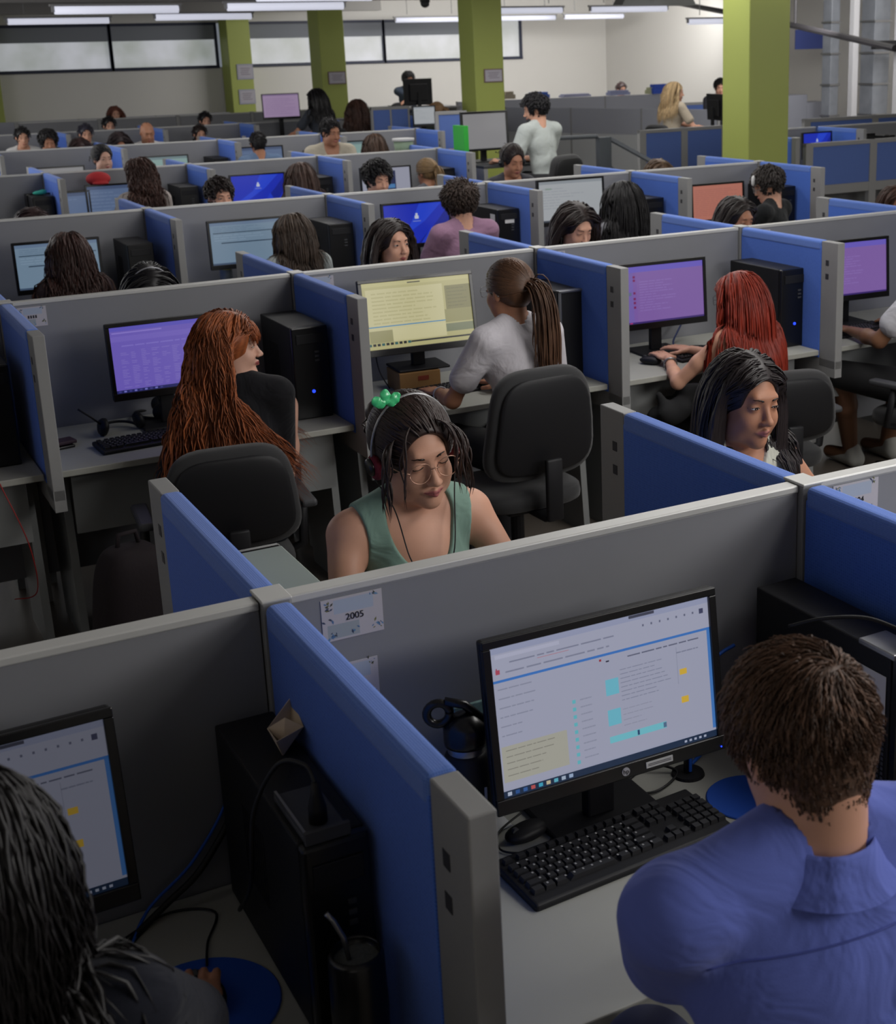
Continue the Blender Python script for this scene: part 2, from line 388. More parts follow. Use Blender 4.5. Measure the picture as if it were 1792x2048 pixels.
for r, (i0, i1) in ROWS.items():
    y = ROWY[r]
    nm = ['front row', 'second row', 'third row', 'fourth row', 'fifth row', 'sixth row', 'hindmost row'][r - 1]
    for i in range(i0, i1 + 1):
        k = i - i0
        spine(JX(r, i) + .028, JX(r, i + 1) - .028, y, 'grey partition panel, %s from the left in the %s' % (ORD[k], nm))
        if r < 7:
            desk(JX(r, i) + .03, JX(r, i + 1) - .03, y - .69, y - .022, 1, 'white desktop, near side of the %s, %s from left' % (nm, ORD[k]), legs=r < 4)
            desk(JX(r, i) + .03, JX(r, i + 1) - .03, y + .022, y + .69, -1, 'white desktop, far side of the %s, %s from left' % (nm, ORD[k]), legs=r < 3)
    for i in range(i0, i1 + 2):
        k = i - i0
        junction(JX(r, i), y, 'grey junction post, %s from the left in the %s' % (ORD[k], nm))
        if r < 7:
            divider(JX(r, i), y, {1: .862, 2: .80}.get(r, .79), -1, 'blue divider, near side of the %s, %s from left' % (nm, ORD[k]))
            divider(JX(r, i), y, .84, 1, 'blue divider, far side of the %s, %s from left' % (nm, ORD[k]))
# ---------------------------------------------------- screens
def ui_lines(x0, z0, x1, z1, n, c, w=(.4, .95), t=.35, seed=1):
    rr = random.Random(seed); out = []
    dz = (z1 - z0) / n
    for k in range(n):
        z = z1 - (k + .5) * dz; a = x0
        L = x0 + (x1 - x0) * rr.uniform(*w)
        while a < L:
            b = min(L, a + (x1 - x0) * rr.uniform(.05, .22))
            out.append((a, z - dz * t / 2, b, z + dz * t / 2, c)); a = b + (x1 - x0) * .02
    return out
def ui_rects(kind, seed=1):
    rr = random.Random(seed); R = []
    if kind == 'calendar':
        W = (156, 160, 182); R = [(0, 0, 1, 1, W), (0, .955, 1, 1, (146, 152, 180)), (0, .78, 1, .955, (160, 163, 184))]
        R += [(.62, .972, .74, .992, (60, 62, 80)), (.02, .92, .3, .945, (172, 174, 196)), (.02, .83, .025, .86, (150, 60, 90)), (.018, .82, .036, .85, (168, 70, 90))]
        R += ui_lines(.08, .86, .6, .91, 1, (120, 124, 146), (.8, .9), .18, 2) + ui_lines(.06, .8, .62, .85, 1, (124, 128, 150), (.8, .9), .2, 3)
        for k in range(7): R.append((.68 + .04 * k, .90, .688 + .04 * k, .915, (96, 100, 124)))
        R.append((.955, .89, .975, .925, (58, 62, 92))); R.append((.2, .865, .34, .868, (176, 96, 104)))
        R.append((0, .765, 1, .782, (56, 112, 186))); R.append((.985, .06, 1, .765, (66, 118, 186))); R.append((.0, .06, .006, .765, (66, 118, 186)))
        R.append((.0, .06, .985, .765, (158, 161, 182)))
        R += ui_lines(.02, .38, .26, .75, 6, (132, 136, 156), (.3, .8), .12, 5)
        R.append((.012, .1, .3, .34, (164, 163, 152))); R += ui_lines(.03, .12, .28, .33, 5, (122, 120, 112), (.5, .95), .12, 6)
        R += [(.47, .735, .48, .75, (150, 40, 50)), (.5, .72, .515, .73, (40, 40, 60))]
        for k in range(9): R.append((.335, .5 - .052 * k, .35, .525 - .052 * k, (96, 178, 190)))
        R += ui_lines(.37, .09, .44, .54, 9, (136, 140, 160), (.7, .95), .16, 8)
        R += [(.49, .49, .55, .6, (106, 180, 200)), (.49, .28, .55, .39, (106, 180, 200)), (.49, .16, .76, .205, (112, 186, 200)), (.62, .165, .63, .2, (40, 70, 110)), (.745, .165, .76, .2, (80, 110, 140))]
        R += ui_lines(.56, .42, .82, .66, 8, (122, 126, 148), (.6, .95), .16, 9) + ui_lines(.56, .24, .76, .39, 4, (140, 143, 162), (.4, .9), .14, 10)
        R += [(.84, .5, .875, .54, (206, 170, 60)), (.84, .3, .875, .345, (206, 170, 60)), (.83, .44, .832, .7, (132, 136, 156))]
        R += ui_lines(.6, .7, .97, .75, 1, (92, 96, 118), (.9, .95), .18, 12) + ui_lines(.83, .64, .97, .68, 1, (120, 124, 146), (.7, .95), .2, 13)
        R.append((0, .0, 1, .045, (26, 44, 70)))
        for k, c in enumerate([(170, 180, 200), (40, 80, 140), (50, 90, 150), (180, 80, 80), (60, 160, 190), (190, 180, 150), (90, 170, 190), (160, 175, 195), (150, 170, 200)]):
            R.append((.02 + .034 * k, .01, .038 + .034 * k, .035, c))
        for k in range(5): R.append((.84 + .024 * k, .014, .852 + .024 * k, .03, (160, 168, 190)))
    elif kind == 'purple_sheet':
        R = [(0, 0, 1, 1, (108, 92, 184)), (0, .94, 1, 1, (92, 84, 186)), (.02, .9, .5, .92, (136, 120, 204)), (0, .78, 1, .86, (116, 100, 190))]
        R += ui_lines(.1, .68, .9, .74, 1, (126, 112, 198), (.8, .9), .3, 3)
        for r in range(22):
            for c in range(9):
                if rr.random() < .8: R.append((.08 + .1 * c, .08 + .026 * r, .08 + .1 * c + rr.uniform(.03, .08), .088 + .026 * r, (132, 118, 196)))
        R.append((0, 0, 1, .045, (36, 38, 96)))
        for k in range(9): R.append((.02 + .05 * k, .01, .045 + .05 * k, .035, (110, 110, 190) if k % 2 else (60, 60, 130)))
    elif kind == 'cream':
        R = [(0, 0, 1, 1, (178, 172, 122)), (.03, .1, .74, .9, (196, 190, 146)), (.0, .94, 1, 1, (188, 182, 130)), (.76, .5, 1, .86, (128, 124, 84)), (.74, .3, 1, .5, (146, 142, 96)), (.74, .16, 1, .28, (118, 124, 96))]
        R.append((.42, .955, .54, .972, (60, 58, 50))); R += ui_lines(.08, .36, .7, .86, 9, (180, 174, 128), (.6, .98), .35, 4)
        R += [(.03, .33, .74, .345, (50, 130, 176)), (.03, .1, .24, .28, (150, 146, 104)), (.24, .12, .74, .3, (200, 194, 150)), (.02, .34, .03, .8, (60, 62, 50))]
        R.append((.4, .06, 1, .085, (40, 42, 42))); R += ui_lines(.78, .52, .98, .84, 6, (110, 108, 76), (.5, .95), .2, 5)
        for k in range(10): R.append((.01 + .04 * k, .052, .038 + .04 * k, .09, (30, 32, 34) if k % 3 else (40, 90, 90)))
    elif kind == 'purple_chat':
        R = [(0, 0, 1, 1, (124, 92, 166)), (0, .9, 1, 1, (106, 92, 190)), (.24, .03, 1, .9, (128, 96, 166)), (0, .03, .2, .9, (116, 96, 172)), (0, .5, .18, .56, (96, 104, 140))]
        for z in (.8, .74, .52, .42, .35, .27): R.append((.2, z, .225, z + .04, (120, 30, 90)))
        R += ui_lines(.27, .2, .8, .75, 12, (140, 112, 182), (.3, .8), .3, 6) + ui_lines(.02, .2, .17, .8, 10, (136, 104, 176), (.4, .9), .25, 7)
        R.append((0, 0, 1, .03, (60, 40, 110)))
        for k in range(3): R.append((.03 + .06 * k, .005, .06 + .06 * k, .026, (170, 50, 110)))
    elif kind == 'blue_pale':
        R = [(0, 0, 1, 1, (110, 132, 152)), (0, .93, 1, 1, (96, 116, 142)), (.04, .74, .98, .762, (46, 66, 84)), (.14, .5, .96, .525, (40, 58, 78)), (.0, .0, 1, .04, (60, 76, 100))]
        R += ui_lines(.05, .78, .9, .9, 3, (84, 104, 128), (.5, .95), .2, seed) + ui_lines(.05, .55, .9, .72, 3, (124, 146, 166), (.5, .95), .3, seed + 1)
    elif kind == 'lock_blue':
        R = [(0, 0, 1, 1, (18, 42, 178)), ([(.1, 0), (.62, .55), (.9, 1), (.55, 1), (.4, .5), (0, .05), (0, 0)], (30, 64, 204)), ([(.5, 0), (.8, .5), (1, .9), (1, .5), (.8, 0)], (12, 30, 140)), ([(.55, 0), (.72, .4), (.84, 0)], (26, 56, 196))]
        R += [(.47, .62, .53, .7, (190, 196, 214)), (.484, .7, .516, .76, (190, 196, 214)), (.44, .55, .56, .57, (120, 134, 200))]
    elif kind == 'salmon':
        R = [(0, 0, 1, 1, (178, 112, 96))] + ui_lines(.04, .1, .96, .9, 14, (162, 100, 90), (.5, .98), .3, 5)
    elif kind == 'pink':
        R = [(0, 0, 1, 1, (148, 126, 158)), (0, .94, 1, 1, (120, 100, 136))] + ui_lines(.06, .1, .94, .85, 9, (136, 114, 148), (.5, .98), .35, 5)
    elif kind == 'white_doc':
        R = [(0, 0, 1, 1, (164, 168, 172)), (0, .93, 1, 1, (140, 146, 152)), (.1, .8, .2, .83, (60, 120, 60)), (0, 0, 1, .04, (60, 66, 76))] + ui_lines(.06, .3, .9, .85, 8, (150, 154, 160), (.3, .9), .25, seed)
    elif kind == 'dark_card':
        R = [(0, 0, 1, 1, (150, 152, 168)), (.42, .1, .7, .9, (22, 34, 74)), (.44, .3, .68, .44, (70, 120, 170)), (.44, .44, .6, .5, (170, 176, 190))]
    elif kind == 'grey_off':
        R = [(0, 0, 1, 1, (128, 128, 130)), (.02, .02, .98, .98, (134, 133, 135))]
    elif kind == 'teal_doc':
        R = [(0, 0, 1, 1, (128, 156, 152)), (.04, .4, .3, .6, (60, 110, 140)), (0, .9, 1, 1, (104, 124, 128))]
    else:
        R = [(0, 0, 1, 1, (86, 104, 136)), (0, .9, 1, 1, (66, 80, 110))] + ui_lines(.05, .2, .9, .85, 6, (100, 118, 148), (.4, .9), .3, seed)
    return R
def monitor(x, y, top, W, Hh, screen, label, rz=0, dim=False, tilt=6, base=.74, stand='foot', logo=None, frame=.016, chin=.03, seed=1, flip=0, group='computer monitors on the cubicle desks'):
    """x,y = centre of the foot; the screen looks towards local -y"""
    r = empty('monitor', (x, y, base), R_(rz), label, 'monitor', group)
    T = Matrix.Translation((0, -.06, top - base - Hh / 2)) @ Matrix.Rotation(-R_(tilt), 4, 'X')
    body = MB().box(-W / 2, W / 2, 0, .022, -Hh / 2, Hh / 2, .006).box(-W * .32, W * .32, .02, .05, -Hh * .34, Hh * .3, .01).build('casing', M_blk(), r); body.matrix_local = T
    b = MB()
    b.box(-W / 2, W / 2, -.008, .002, Hh / 2 - frame, Hh / 2, .002).box(-W / 2, W / 2, -.008, .002, -Hh / 2, -Hh / 2 + chin, .002)
    b.box(-W / 2, -W / 2 + frame, -.008, .002, -Hh / 2 + chin, Hh / 2 - frame, .0015).box(W / 2 - frame, W / 2, -.008, .002, -Hh / 2 + chin, Hh / 2 - frame, .0015)
    bz = b.build('bezel', M_blk2(), r); bz.matrix_local = T
    x0, x1, z0, z1 = -W / 2 + frame, W / 2 - frame, -Hh / 2 + chin, Hh / 2 - frame
    rc = []
    for q in ui_rects(screen, seed):
        if len(q) == 5: rc.append((x0 + q[0] * (x1 - x0), z0 + q[1] * (z1 - z0), x0 + q[2] * (x1 - x0), z0 + q[3] * (z1 - z0), q[4]))
        else: rc.append(([(x0 + p[0] * (x1 - x0), z0 + p[1] * (z1 - z0)) for p in q[0]], q[1]))
    s = quads_mesh('screen', rc, shaded_ui_mat() if dim else ui_mat(), r); s.matrix_local = T @ Matrix.Translation((0, -.0012, 0))
    if stand:
        zc = top - base - Hh / 2
        MB().box(-.03, .03, -.025, .005, .01, zc, .005).build('stand_neck', M_blk(), r)
        MB().box(-.12, .12, -.1, .09, 0, .012, .005).build('stand_foot', M_blk(), r)
    if logo:
        lg = MB()
        ring = [(.0085 * math.cos(2 * PI * k / 24), .0085 * math.sin(2 * PI * k / 24)) for k in range(24)]
        lg.prism(ring, -.0095, -.0085, 'y').build('maker_badge', mat('badge_silver', (170, 170, 176), .4), r).matrix_local = T @ Matrix.Translation((.02, 0, -Hh / 2 + chin / 2))
        t = text_obj('badge_letters', logo, .013, mat('badge_dark', (20, 20, 24), .4), r); t.matrix_local = T @ Matrix.Translation((.02, -.0098, -Hh / 2 + chin / 2)) @ Matrix.Rotation(PI / 2, 4, 'X')
    return r
def tower(x, y, w, d, h, label, rz=0, z=.74, led=True, style='plain', group='computer towers on the cubicle desks'):
    """front face at local -d/2"""
    r = empty('computer_tower', (x, y, z), R_(rz), label, 'computer', group)
    MB().box(-w / 2, w / 2, -d / 2 + .02, d / 2, .008, h, .004).build('case', M_blk(), r)
    fm = M_blk2() if style != 'silver' else M_blk()
    f = MB().box(-w / 2, w / 2, -d / 2 - .005, -d / 2 + .02, .0, h, .006).build('front_panel', fm, r)
    if style == 'silver':
        for sx in (-1, 1): MB().box(sx * (w / 2 - .006) - .006, sx * (w / 2 - .006) + .006, -d / 2 - .012, -d / 2 + .022, 0, h + .002, .003).build('side_trim', M_metal(), f)
        MB().box(-w / 2, w / 2, -d / 2 - .012, -d / 2 + .022, h - .008, h + .004, .003).build('top_trim', M_metal(), f)
        MB().box(-w / 2 - .0015, -w / 2, -d * .46 + .04, -d * .46 + .1, h - .1, h - .05).build('white_sticker', M_paper(), r)
    else:
        MB().box(-w * .38, w * .38, -d / 2 - .009, -d / 2 - .004, h - .07, h - .03, .002).build('disc_drive', M_blk(), f)
        for k in range(3): MB().box(w * .1, w * .22, -d / 2 - .008, -d / 2 - .004, h - .11 - .018 * k, h - .102 - .018 * k).build('usb_port', M_grey(), f)
    if led:
        MB().lathe([(0, 0), (.007, 0), (.007, .004), (0, .004)], 12, Matrix.Translation((0, -d / 2 - .004, h * .3)) @ Matrix.Rotation(PI / 2, 4, 'X')).build('power_light', mat('led_blue', (40, 70, 255), .4, emit=1.6), f)
    for k in range(9):
        pass
    v = MB()
    for k in range(10): v.box(-w / 2 - .0008, -w / 2 + .001, -d * .05 + .012 * k, -d * .05 + .012 * k + .006, h * .35, h * .75)
    v.build('side_vent', mat('vent_dark', (8, 8, 9), .6), r)
    return r
_kb = {}
def keyboard(x, y, rz, label, L=.45, D=.15, z=.74, detail=True):
    key = (L, D, detail)
    if key not in _kb:
        r = empty('keyboard', (0, 0, 0))
        T = Matrix.Rotation(R_(3), 4, 'X')
        MB().box(-L / 2, L / 2, -D / 2, D / 2, 0, .018, .006, 3, T).build('base', M_blk(), r)
        rows = [(D / 2 - .022, 'f')] + [(D / 2 - .045 - .0195 * k, 'm') for k in range(5)]
        u = L * .0425; x0 = -L / 2 + .012
        km = MB()
        def kk(cx, cy, w, hh=.0165):
            g = bmesh.ops.create_cube(km.bm, size=1)['verts']
            for v in g:
                top = v.co.z > 0; sc = .80 if top else .97
                v.co = T @ Vector((cx + v.co.x * w * sc, cy + v.co.y * hh * sc, .0265 if top else .0175))
        for cy, t in rows:
            if t == 'f':
                for k in range(13): kk(x0 + u * (.5 + k * 1.13 + (.4 if k > 0 else 0)), cy, u * .92, .013)
            else:
                n = rows.index((cy, t)); w = [(1,) * 13 + (2,), (1.5,) + (1,) * 12 + (1.5,), (1.8,) + (1,) * 11 + (2.2,), (2.3,) + (1,) * 10 + (2.7,), (1.3, 1.2, 1.3, 6, 1.3, 1.2, 1.3, 1.4)][n - 1]
                cx = x0
                for a in w: kk(cx + a * u / 2, cy, a * u * .96); cx += a * u
            cx = x0 + u * 15.4
            if t == 'f' or rows.index((cy, t)) in (1, 2, 5):
                for k in range(3): kk(cx + (k + .5) * u, cy, u * .95)
            elif rows.index((cy, t)) == 4: kk(cx + 1.5 * u, cy, u * .95)
            cx = x0 + u * 18.8
            if t != 'f':
                for k in range(4): kk(cx + (k + .5) * u, cy, u * .95)
        km.build('keys', M_key(), r, recalc=False)
        if detail:
            lm = MB()
            rr = random.Random(3)
            for cy, t in rows[1:]:
                for k in range(13):
                    cx = x0 + u * (k + .9 + .2 * (rows.index((cy, t)))); g = bmesh.ops.create_cube(lm.bm, size=1)['verts']
                    for v in g: v.co = T @ Vector((cx - .002 + v.co.x * .0035, cy + .002 + v.co.y * .0042, .0267 + v.co.z * .0003))
            lm.build('key_legends', mat('legend_white', (150, 150, 150), .6), r)
        _kb[key] = r
    else: r = copy_tree(_kb[key])
    r.location = (x, y, z); r.rotation_euler = (0, 0, R_(rz))
    tag(r, label, 'keyboard', 'black keyboards on the desks'); return r
def mouse(x, y, rz, label, z=.74, sc=1):
    r = empty('computer_mouse', (x, y, z), R_(rz), label, 'mouse'); r.scale = (sc, sc, sc)
    MB().sup(.03, .055, .019, .8, .8, 20, 12, Matrix.Translation((0, 0, .019)), lambda p: Vector((p.x, p.y, p.z * (1 - .25 * max(0, p.y / .055))))).build('shell', M_blk(), r, True)
    MB().lathe([(0, -.004), (.009, -.004), (.009, .004), (0, .004)], 12, Matrix.Translation((0, .03, .032)) @ Matrix.Rotation(PI / 2, 4, 'Y')).build('wheel', M_grey(), r)
    return r
def cable(pts, label, r=.0025, m=None, name='cable'):
    # smooth the hand-placed points
    P = [Vector(p) for p in pts]; out = []
    for i in range(len(P) - 1):
        a, b, c, d = P[max(i - 1, 0)], P[i], P[i + 1], P[min(i + 2, len(P) - 1)]
        for k in range(7):
            t = k / 7; out.append(.5 * ((2 * b) + (c - a) * t + (2 * a - 5 * b + 4 * c - d) * t * t + (3 * b - a - 3 * c + d) * t ** 3))
    out.append(P[-1])
    return tag(MB().tube(out, r, 6).build(name, m or M_cable(), None, True), label, 'cable')
_ch = {}
def chair(x, y, rz, label, top=.97, seat=.47, armrests=False, kind='plain'):
    key = (round(top, 2), round(seat, 2), armrests, kind)
    if key not in _ch:
        r = empty('office_chair', (0, 0, 0)); bh = (top - seat - .06) / 2
        m = M_chair()
        MB().sup(.235, .225, .045, .45, .55, 28, 12, Matrix.Translation((0, 0, seat - .03))).build('seat', m, r, True)
        w = .235 if kind == 'plain' else .22
        def bend(p): return Vector((p.x * (1 - .12 * p.z / bh), p.y + .35 * p.x * p.x + .02 * (p.z / bh) ** 2, p.z))
        bk = MB().sup(w, .04, bh, .5, .5, 30, 20, Matrix.Translation((0, -.235, top - bh)) @ Matrix.Rotation(R_(7), 4, 'X'), bend).build('backrest', m, r, True)
        MB().sup(w - .025, .012, bh - .03, .5, .5, 24, 16, Matrix.Translation((0, -.275, top - bh)) @ Matrix.Rotation(R_(7), 4, 'X'), bend).build('back_shell', M_blk(), bk, True)
        MB().box(-.04, .04, -.30, -.10, seat - .09, seat - .065, .006).box(-.036, .036, -.325, -.30, seat - .085, seat + .17, .008).build('back_bracket', M_blk(), r, True)
        MB().box(-.1, .1, -.12, .1, seat - .11, seat - .07, .01).tube([(0, 0, .1), (0, 0, seat - .08)], .028, 12).build('gas_column', M_blk(), r)
        for k in range(5):
            a = 2 * PI * k / 5 + .3
            lg = MB().tube([(0, 0, .11), (.3 * math.cos(a), .3 * math.sin(a), .075)], .024, 8, r2=.016).build('base_leg', M_blk(), r)
            MB().lathe([(0, -.02), (.024, -.018), (.026, 0), (.024, .018), (0, .02)], 12, Matrix.Translation((.3 * math.cos(a), .3 * math.sin(a), .027)) @ Matrix.Rotation(a, 4, 'Z') @ Matrix.Rotation(PI / 2, 4, 'X')).build('castor', M_blk(), lg)
        if armrests:
            for sx in (-1, 1):
                MB().tube([(sx * .18, .0, seat - .06), (sx * .29, .02, seat - .03), (sx * .29, -.02, seat + .17)], .018, 8).build('arm_support', M_blk(), r, True)
                MB().box(sx * .29 - .03, sx * .29 + .03, -.15, .12, seat + .16, seat + .19, .012, 3).build('armrest', M_grey(), r)
        _ch[key] = r
    else: r = copy_tree(_ch[key])
    r.location = (x, y, 0); r.rotation_euler = (0, 0, R_(rz))
    tag(r, label, 'chair', 'black office chairs'); return r
# ---------------------------------------------------- implicit surface modelling for people, hair masses, bags
def _n(v): v = np.asarray(v, float); return v / max(1e-9, np.linalg.norm(v))
class Field:
    def __init__(s, lo, hi, h):
        s.lo = np.asarray(lo, float); s.h = h; s.n = np.ceil((np.asarray(hi) - s.lo) / h).astype(int) + 1
        s.d = np.full(s.n, .5, np.float32)
    def blk(s, lo, hi):
        a = np.clip(np.floor((lo - s.lo) / s.h).astype(int), 0, s.n); b = np.clip(np.ceil((hi - s.lo) / s.h).astype(int) + 1, 0, s.n)
        g = [(s.lo[k] + np.arange(a[k], b[k]) * s.h).astype(np.float32) for k in range(3)]
        return tuple(slice(a[k], b[k]) for k in range(3)), g[0][:, None, None], g[1][None, :, None], g[2][None, None, :]
    def add(s, p, off=0.0):
        kind, op, k = p[0], p[1], p[2]
        if kind == 'c':
            a, b, ra, rb = np.asarray(p[3], float), np.asarray(p[4], float), p[5] + off, p[6] + off
            m = max(ra, rb) + k + 3 * s.h; lo = np.minimum(a, b) - m; hi = np.maximum(a, b) + m
            sl, X, Y, Z = s.blk(lo, hi)
            if 0 in s.d[sl].shape: return
            ab = b - a; L = max(1e-9, float(ab @ ab))
            t = np.clip(((X - a[0]) * ab[0] + (Y - a[1]) * ab[1] + (Z - a[2]) * ab[2]) / L, 0, 1)
            d = np.sqrt((X - a[0] - t * ab[0]) ** 2 + (Y - a[1] - t * ab[1]) ** 2 + (Z - a[2] - t * ab[2]) ** 2) - (ra + (rb - ra) * t)
        else:
            c, r, Rm = np.asarray(p[3], float), np.asarray(p[4], float) + off, p[5]
            m = r.max() + k + 3 * s.h; sl, X, Y, Z = s.blk(c - m, c + m)
            if 0 in s.d[sl].shape: return
            X = X - c[0]; Y = Y - c[1]; Z = Z - c[2]
            if Rm is not None:
                A = X * Rm[0, 0] + Y * Rm[1, 0] + Z * Rm[2, 0]; B = X * Rm[0, 1] + Y * Rm[1, 1] + Z * Rm[2, 1]; Cc = X * Rm[0, 2] + Y * Rm[1, 2] + Z * Rm[2, 2]
                X, Y, Z = A, B, Cc
            k0 = np.sqrt((X / r[0]) ** 2 + (Y / r[1]) ** 2 + (Z / r[2]) ** 2); k1 = np.sqrt((X / r[0] ** 2) ** 2 + (Y / r[1] ** 2) ** 2 + (Z / r[2] ** 2) ** 2)
            d = k0 * (k0 - 1) / np.maximum(k1, 1e-6)
            d = np.where(k0 < 1e-3, -r.min(), d)
        cur = s.d[sl]; d = d.astype(np.float32)
        if op == 'u':
            if k > 0:
                hh = np.maximum(k - np.abs(cur - d), 0) / k; s.d[sl] = np.minimum(cur, d) - hh * hh * k * .25
            else: s.d[sl] = np.minimum(cur, d)
        elif op == 's':
            d = -d
            if k > 0:
                hh = np.maximum(k - np.abs(cur - d), 0) / k; s.d[sl] = np.maximum(cur, d) + hh * hh * k * .25
            else: s.d[sl] = np.maximum(cur, d)
    def half(s, p, n):      # keep the side the normal points away from
        n = _n(n); sl, X, Y, Z = s.blk(s.lo, s.lo + s.n * s.h)
        s.d = np.maximum(s.d, ((X - p[0]) * n[0] + (Y - p[1]) * n[1] + (Z - p[2]) * n[2]).astype(np.float32))
    def mesh(s):
        d = s.d; nx, ny, nz = d.shape
        d[0] = d[-1] = .1; d[:, 0] = d[:, -1] = .1; d[:, :, 0] = d[:, :, -1] = .1
        sg = d < 0
        c = [sg[i:nx - 1 + i, j:ny - 1 + j, k:nz - 1 + k] for i in (0, 1) for j in (0, 1) for k in (0, 1)]
        sm = sum(x.astype(np.int8) for x in c); act = (sm > 0) & (sm < 8)
        idx = np.argwhere(act); ids = np.full(act.shape, -1, np.int64); ids[act] = np.arange(len(idx))
        acc = np.zeros((len(idx), 3)); cnt = np.zeros(len(idx))
        co = [(i, j, k) for i in (0, 1) for j in (0, 1) for k in (0, 1)]
        val = {q: d[idx[:, 0] + q[0], idx[:, 1] + q[1], idx[:, 2] + q[2]] for q in co}
        for q in co:
            for ax in range(3):
                if q[ax] == 0:
                    q2 = list(q); q2[ax] = 1; q2 = tuple(q2); a, b = val[q], val[q2]; cr = (a < 0) != (b < 0)
                    t = np.where(cr, a / np.where(cr, a - b, 1), 0)
                    P = np.zeros((len(idx), 3)); P[:, 0] = q[0]; P[:, 1] = q[1]; P[:, 2] = q[2]; P[:, ax] = t
                    acc += P * cr[:, None]; cnt += cr
        V = s.lo + (idx + acc / cnt[:, None]) * s.h
        Q = []
        for ax in range(3):
            sl0 = [slice(1, -1)] * 3; sl1 = [slice(1, -1)] * 3
            a = sg[tuple(slice(0, -1) if k == ax else slice(1, -1) for k in range(3))]; b = sg[tuple(slice(1, None) if k == ax else slice(1, -1) for k in range(3))]
            e = np.argwhere(a != b)
            if not len(e): continue
            p = e.copy()
            for k in range(3):
                if k != ax: p[:, k] += 1
            inside = sg[p[:, 0], p[:, 1], p[:, 2]]
            u, v = [k for k in range(3) if k != ax]
            def at(du, dv):
                q = p.copy(); q[:, u] -= du; q[:, v] -= dv; return ids[q[:, 0], q[:, 1], q[:, 2]]
            f = np.stack([at(1, 1), at(0, 1), at(0, 0), at(1, 0)], 1)
            flip = inside if ax != 1 else ~inside
            f[~flip] = f[~flip][:, ::-1]; Q.append(f)
        return V, np.concatenate(Q)
    def val(s, P):
        i = np.clip(np.round((P - s.lo) / s.h).astype(int), 0, s.n - 1); return s.d[i[:, 0], i[:, 1], i[:, 2]]
def prim_bounds(pr, pad):
    lo = np.full(3, 9.); hi = -lo
    for p in pr:
        if p[1] == 's': continue
        if p[0] == 'c':
            for c, r in ((p[3], p[5]), (p[4], p[6])): lo = np.minimum(lo, np.asarray(c) - r); hi = np.maximum(hi, np.asarray(c) + r)
        else: lo = np.minimum(lo, np.asarray(p[3]) - max(p[4])); hi = np.maximum(hi, np.asarray(p[3]) + max(p[4]))
    return lo - pad, hi + pad
def np_mesh(name, V, F, m=None, parent=None, smooth=True):
    me = bpy.data.meshes.new(name); F = np.asarray(F)
    me.vertices.add(len(V)); me.vertices.foreach_set('co', np.asarray(V, np.float32).ravel())
    k = F.shape[1]; me.loops.add(F.size); me.loops.foreach_set('vertex_index', F.ravel().astype(np.int32))
    me.polygons.add(len(F)); me.polygons.foreach_set('loop_start', np.arange(0, F.size, k, dtype=np.int32)); me.polygons.foreach_set('loop_total', np.full(len(F), k, np.int32))
    me.update(calc_edges=True); me.validate()
    return mesh_obj(name, me, m, parent, smooth)
def sdf_obj(name, prims, h, m, parent=None, off=0.0, cuts=(), halves=()):
    lo, hi = prim_bounds(prims, abs(off) + 4 * h + .01); f = Field(lo, hi, h)
    for p in prims: f.add(p, off)
    for p in cuts: f.add(p, 0)
    for p, n in halves: f.half(p, n)
    V, F = f.mesh()
    return np_mesh(name, V, F, m, parent), f
# --- rotations (numpy): x right, y forward, z up
def rx(a): c, s = math.cos(a), math.sin(a); return np.array([[1, 0, 0], [0, c, -s], [0, s, c]])
def ry(a): c, s = math.cos(a), math.sin(a); return np.array([[c, 0, s], [0, 1, 0], [-s, 0, c]])
def rz(a): c, s = math.cos(a), math.sin(a); return np.array([[c, -s, 0], [s, c, 0], [0, 0, 1]])

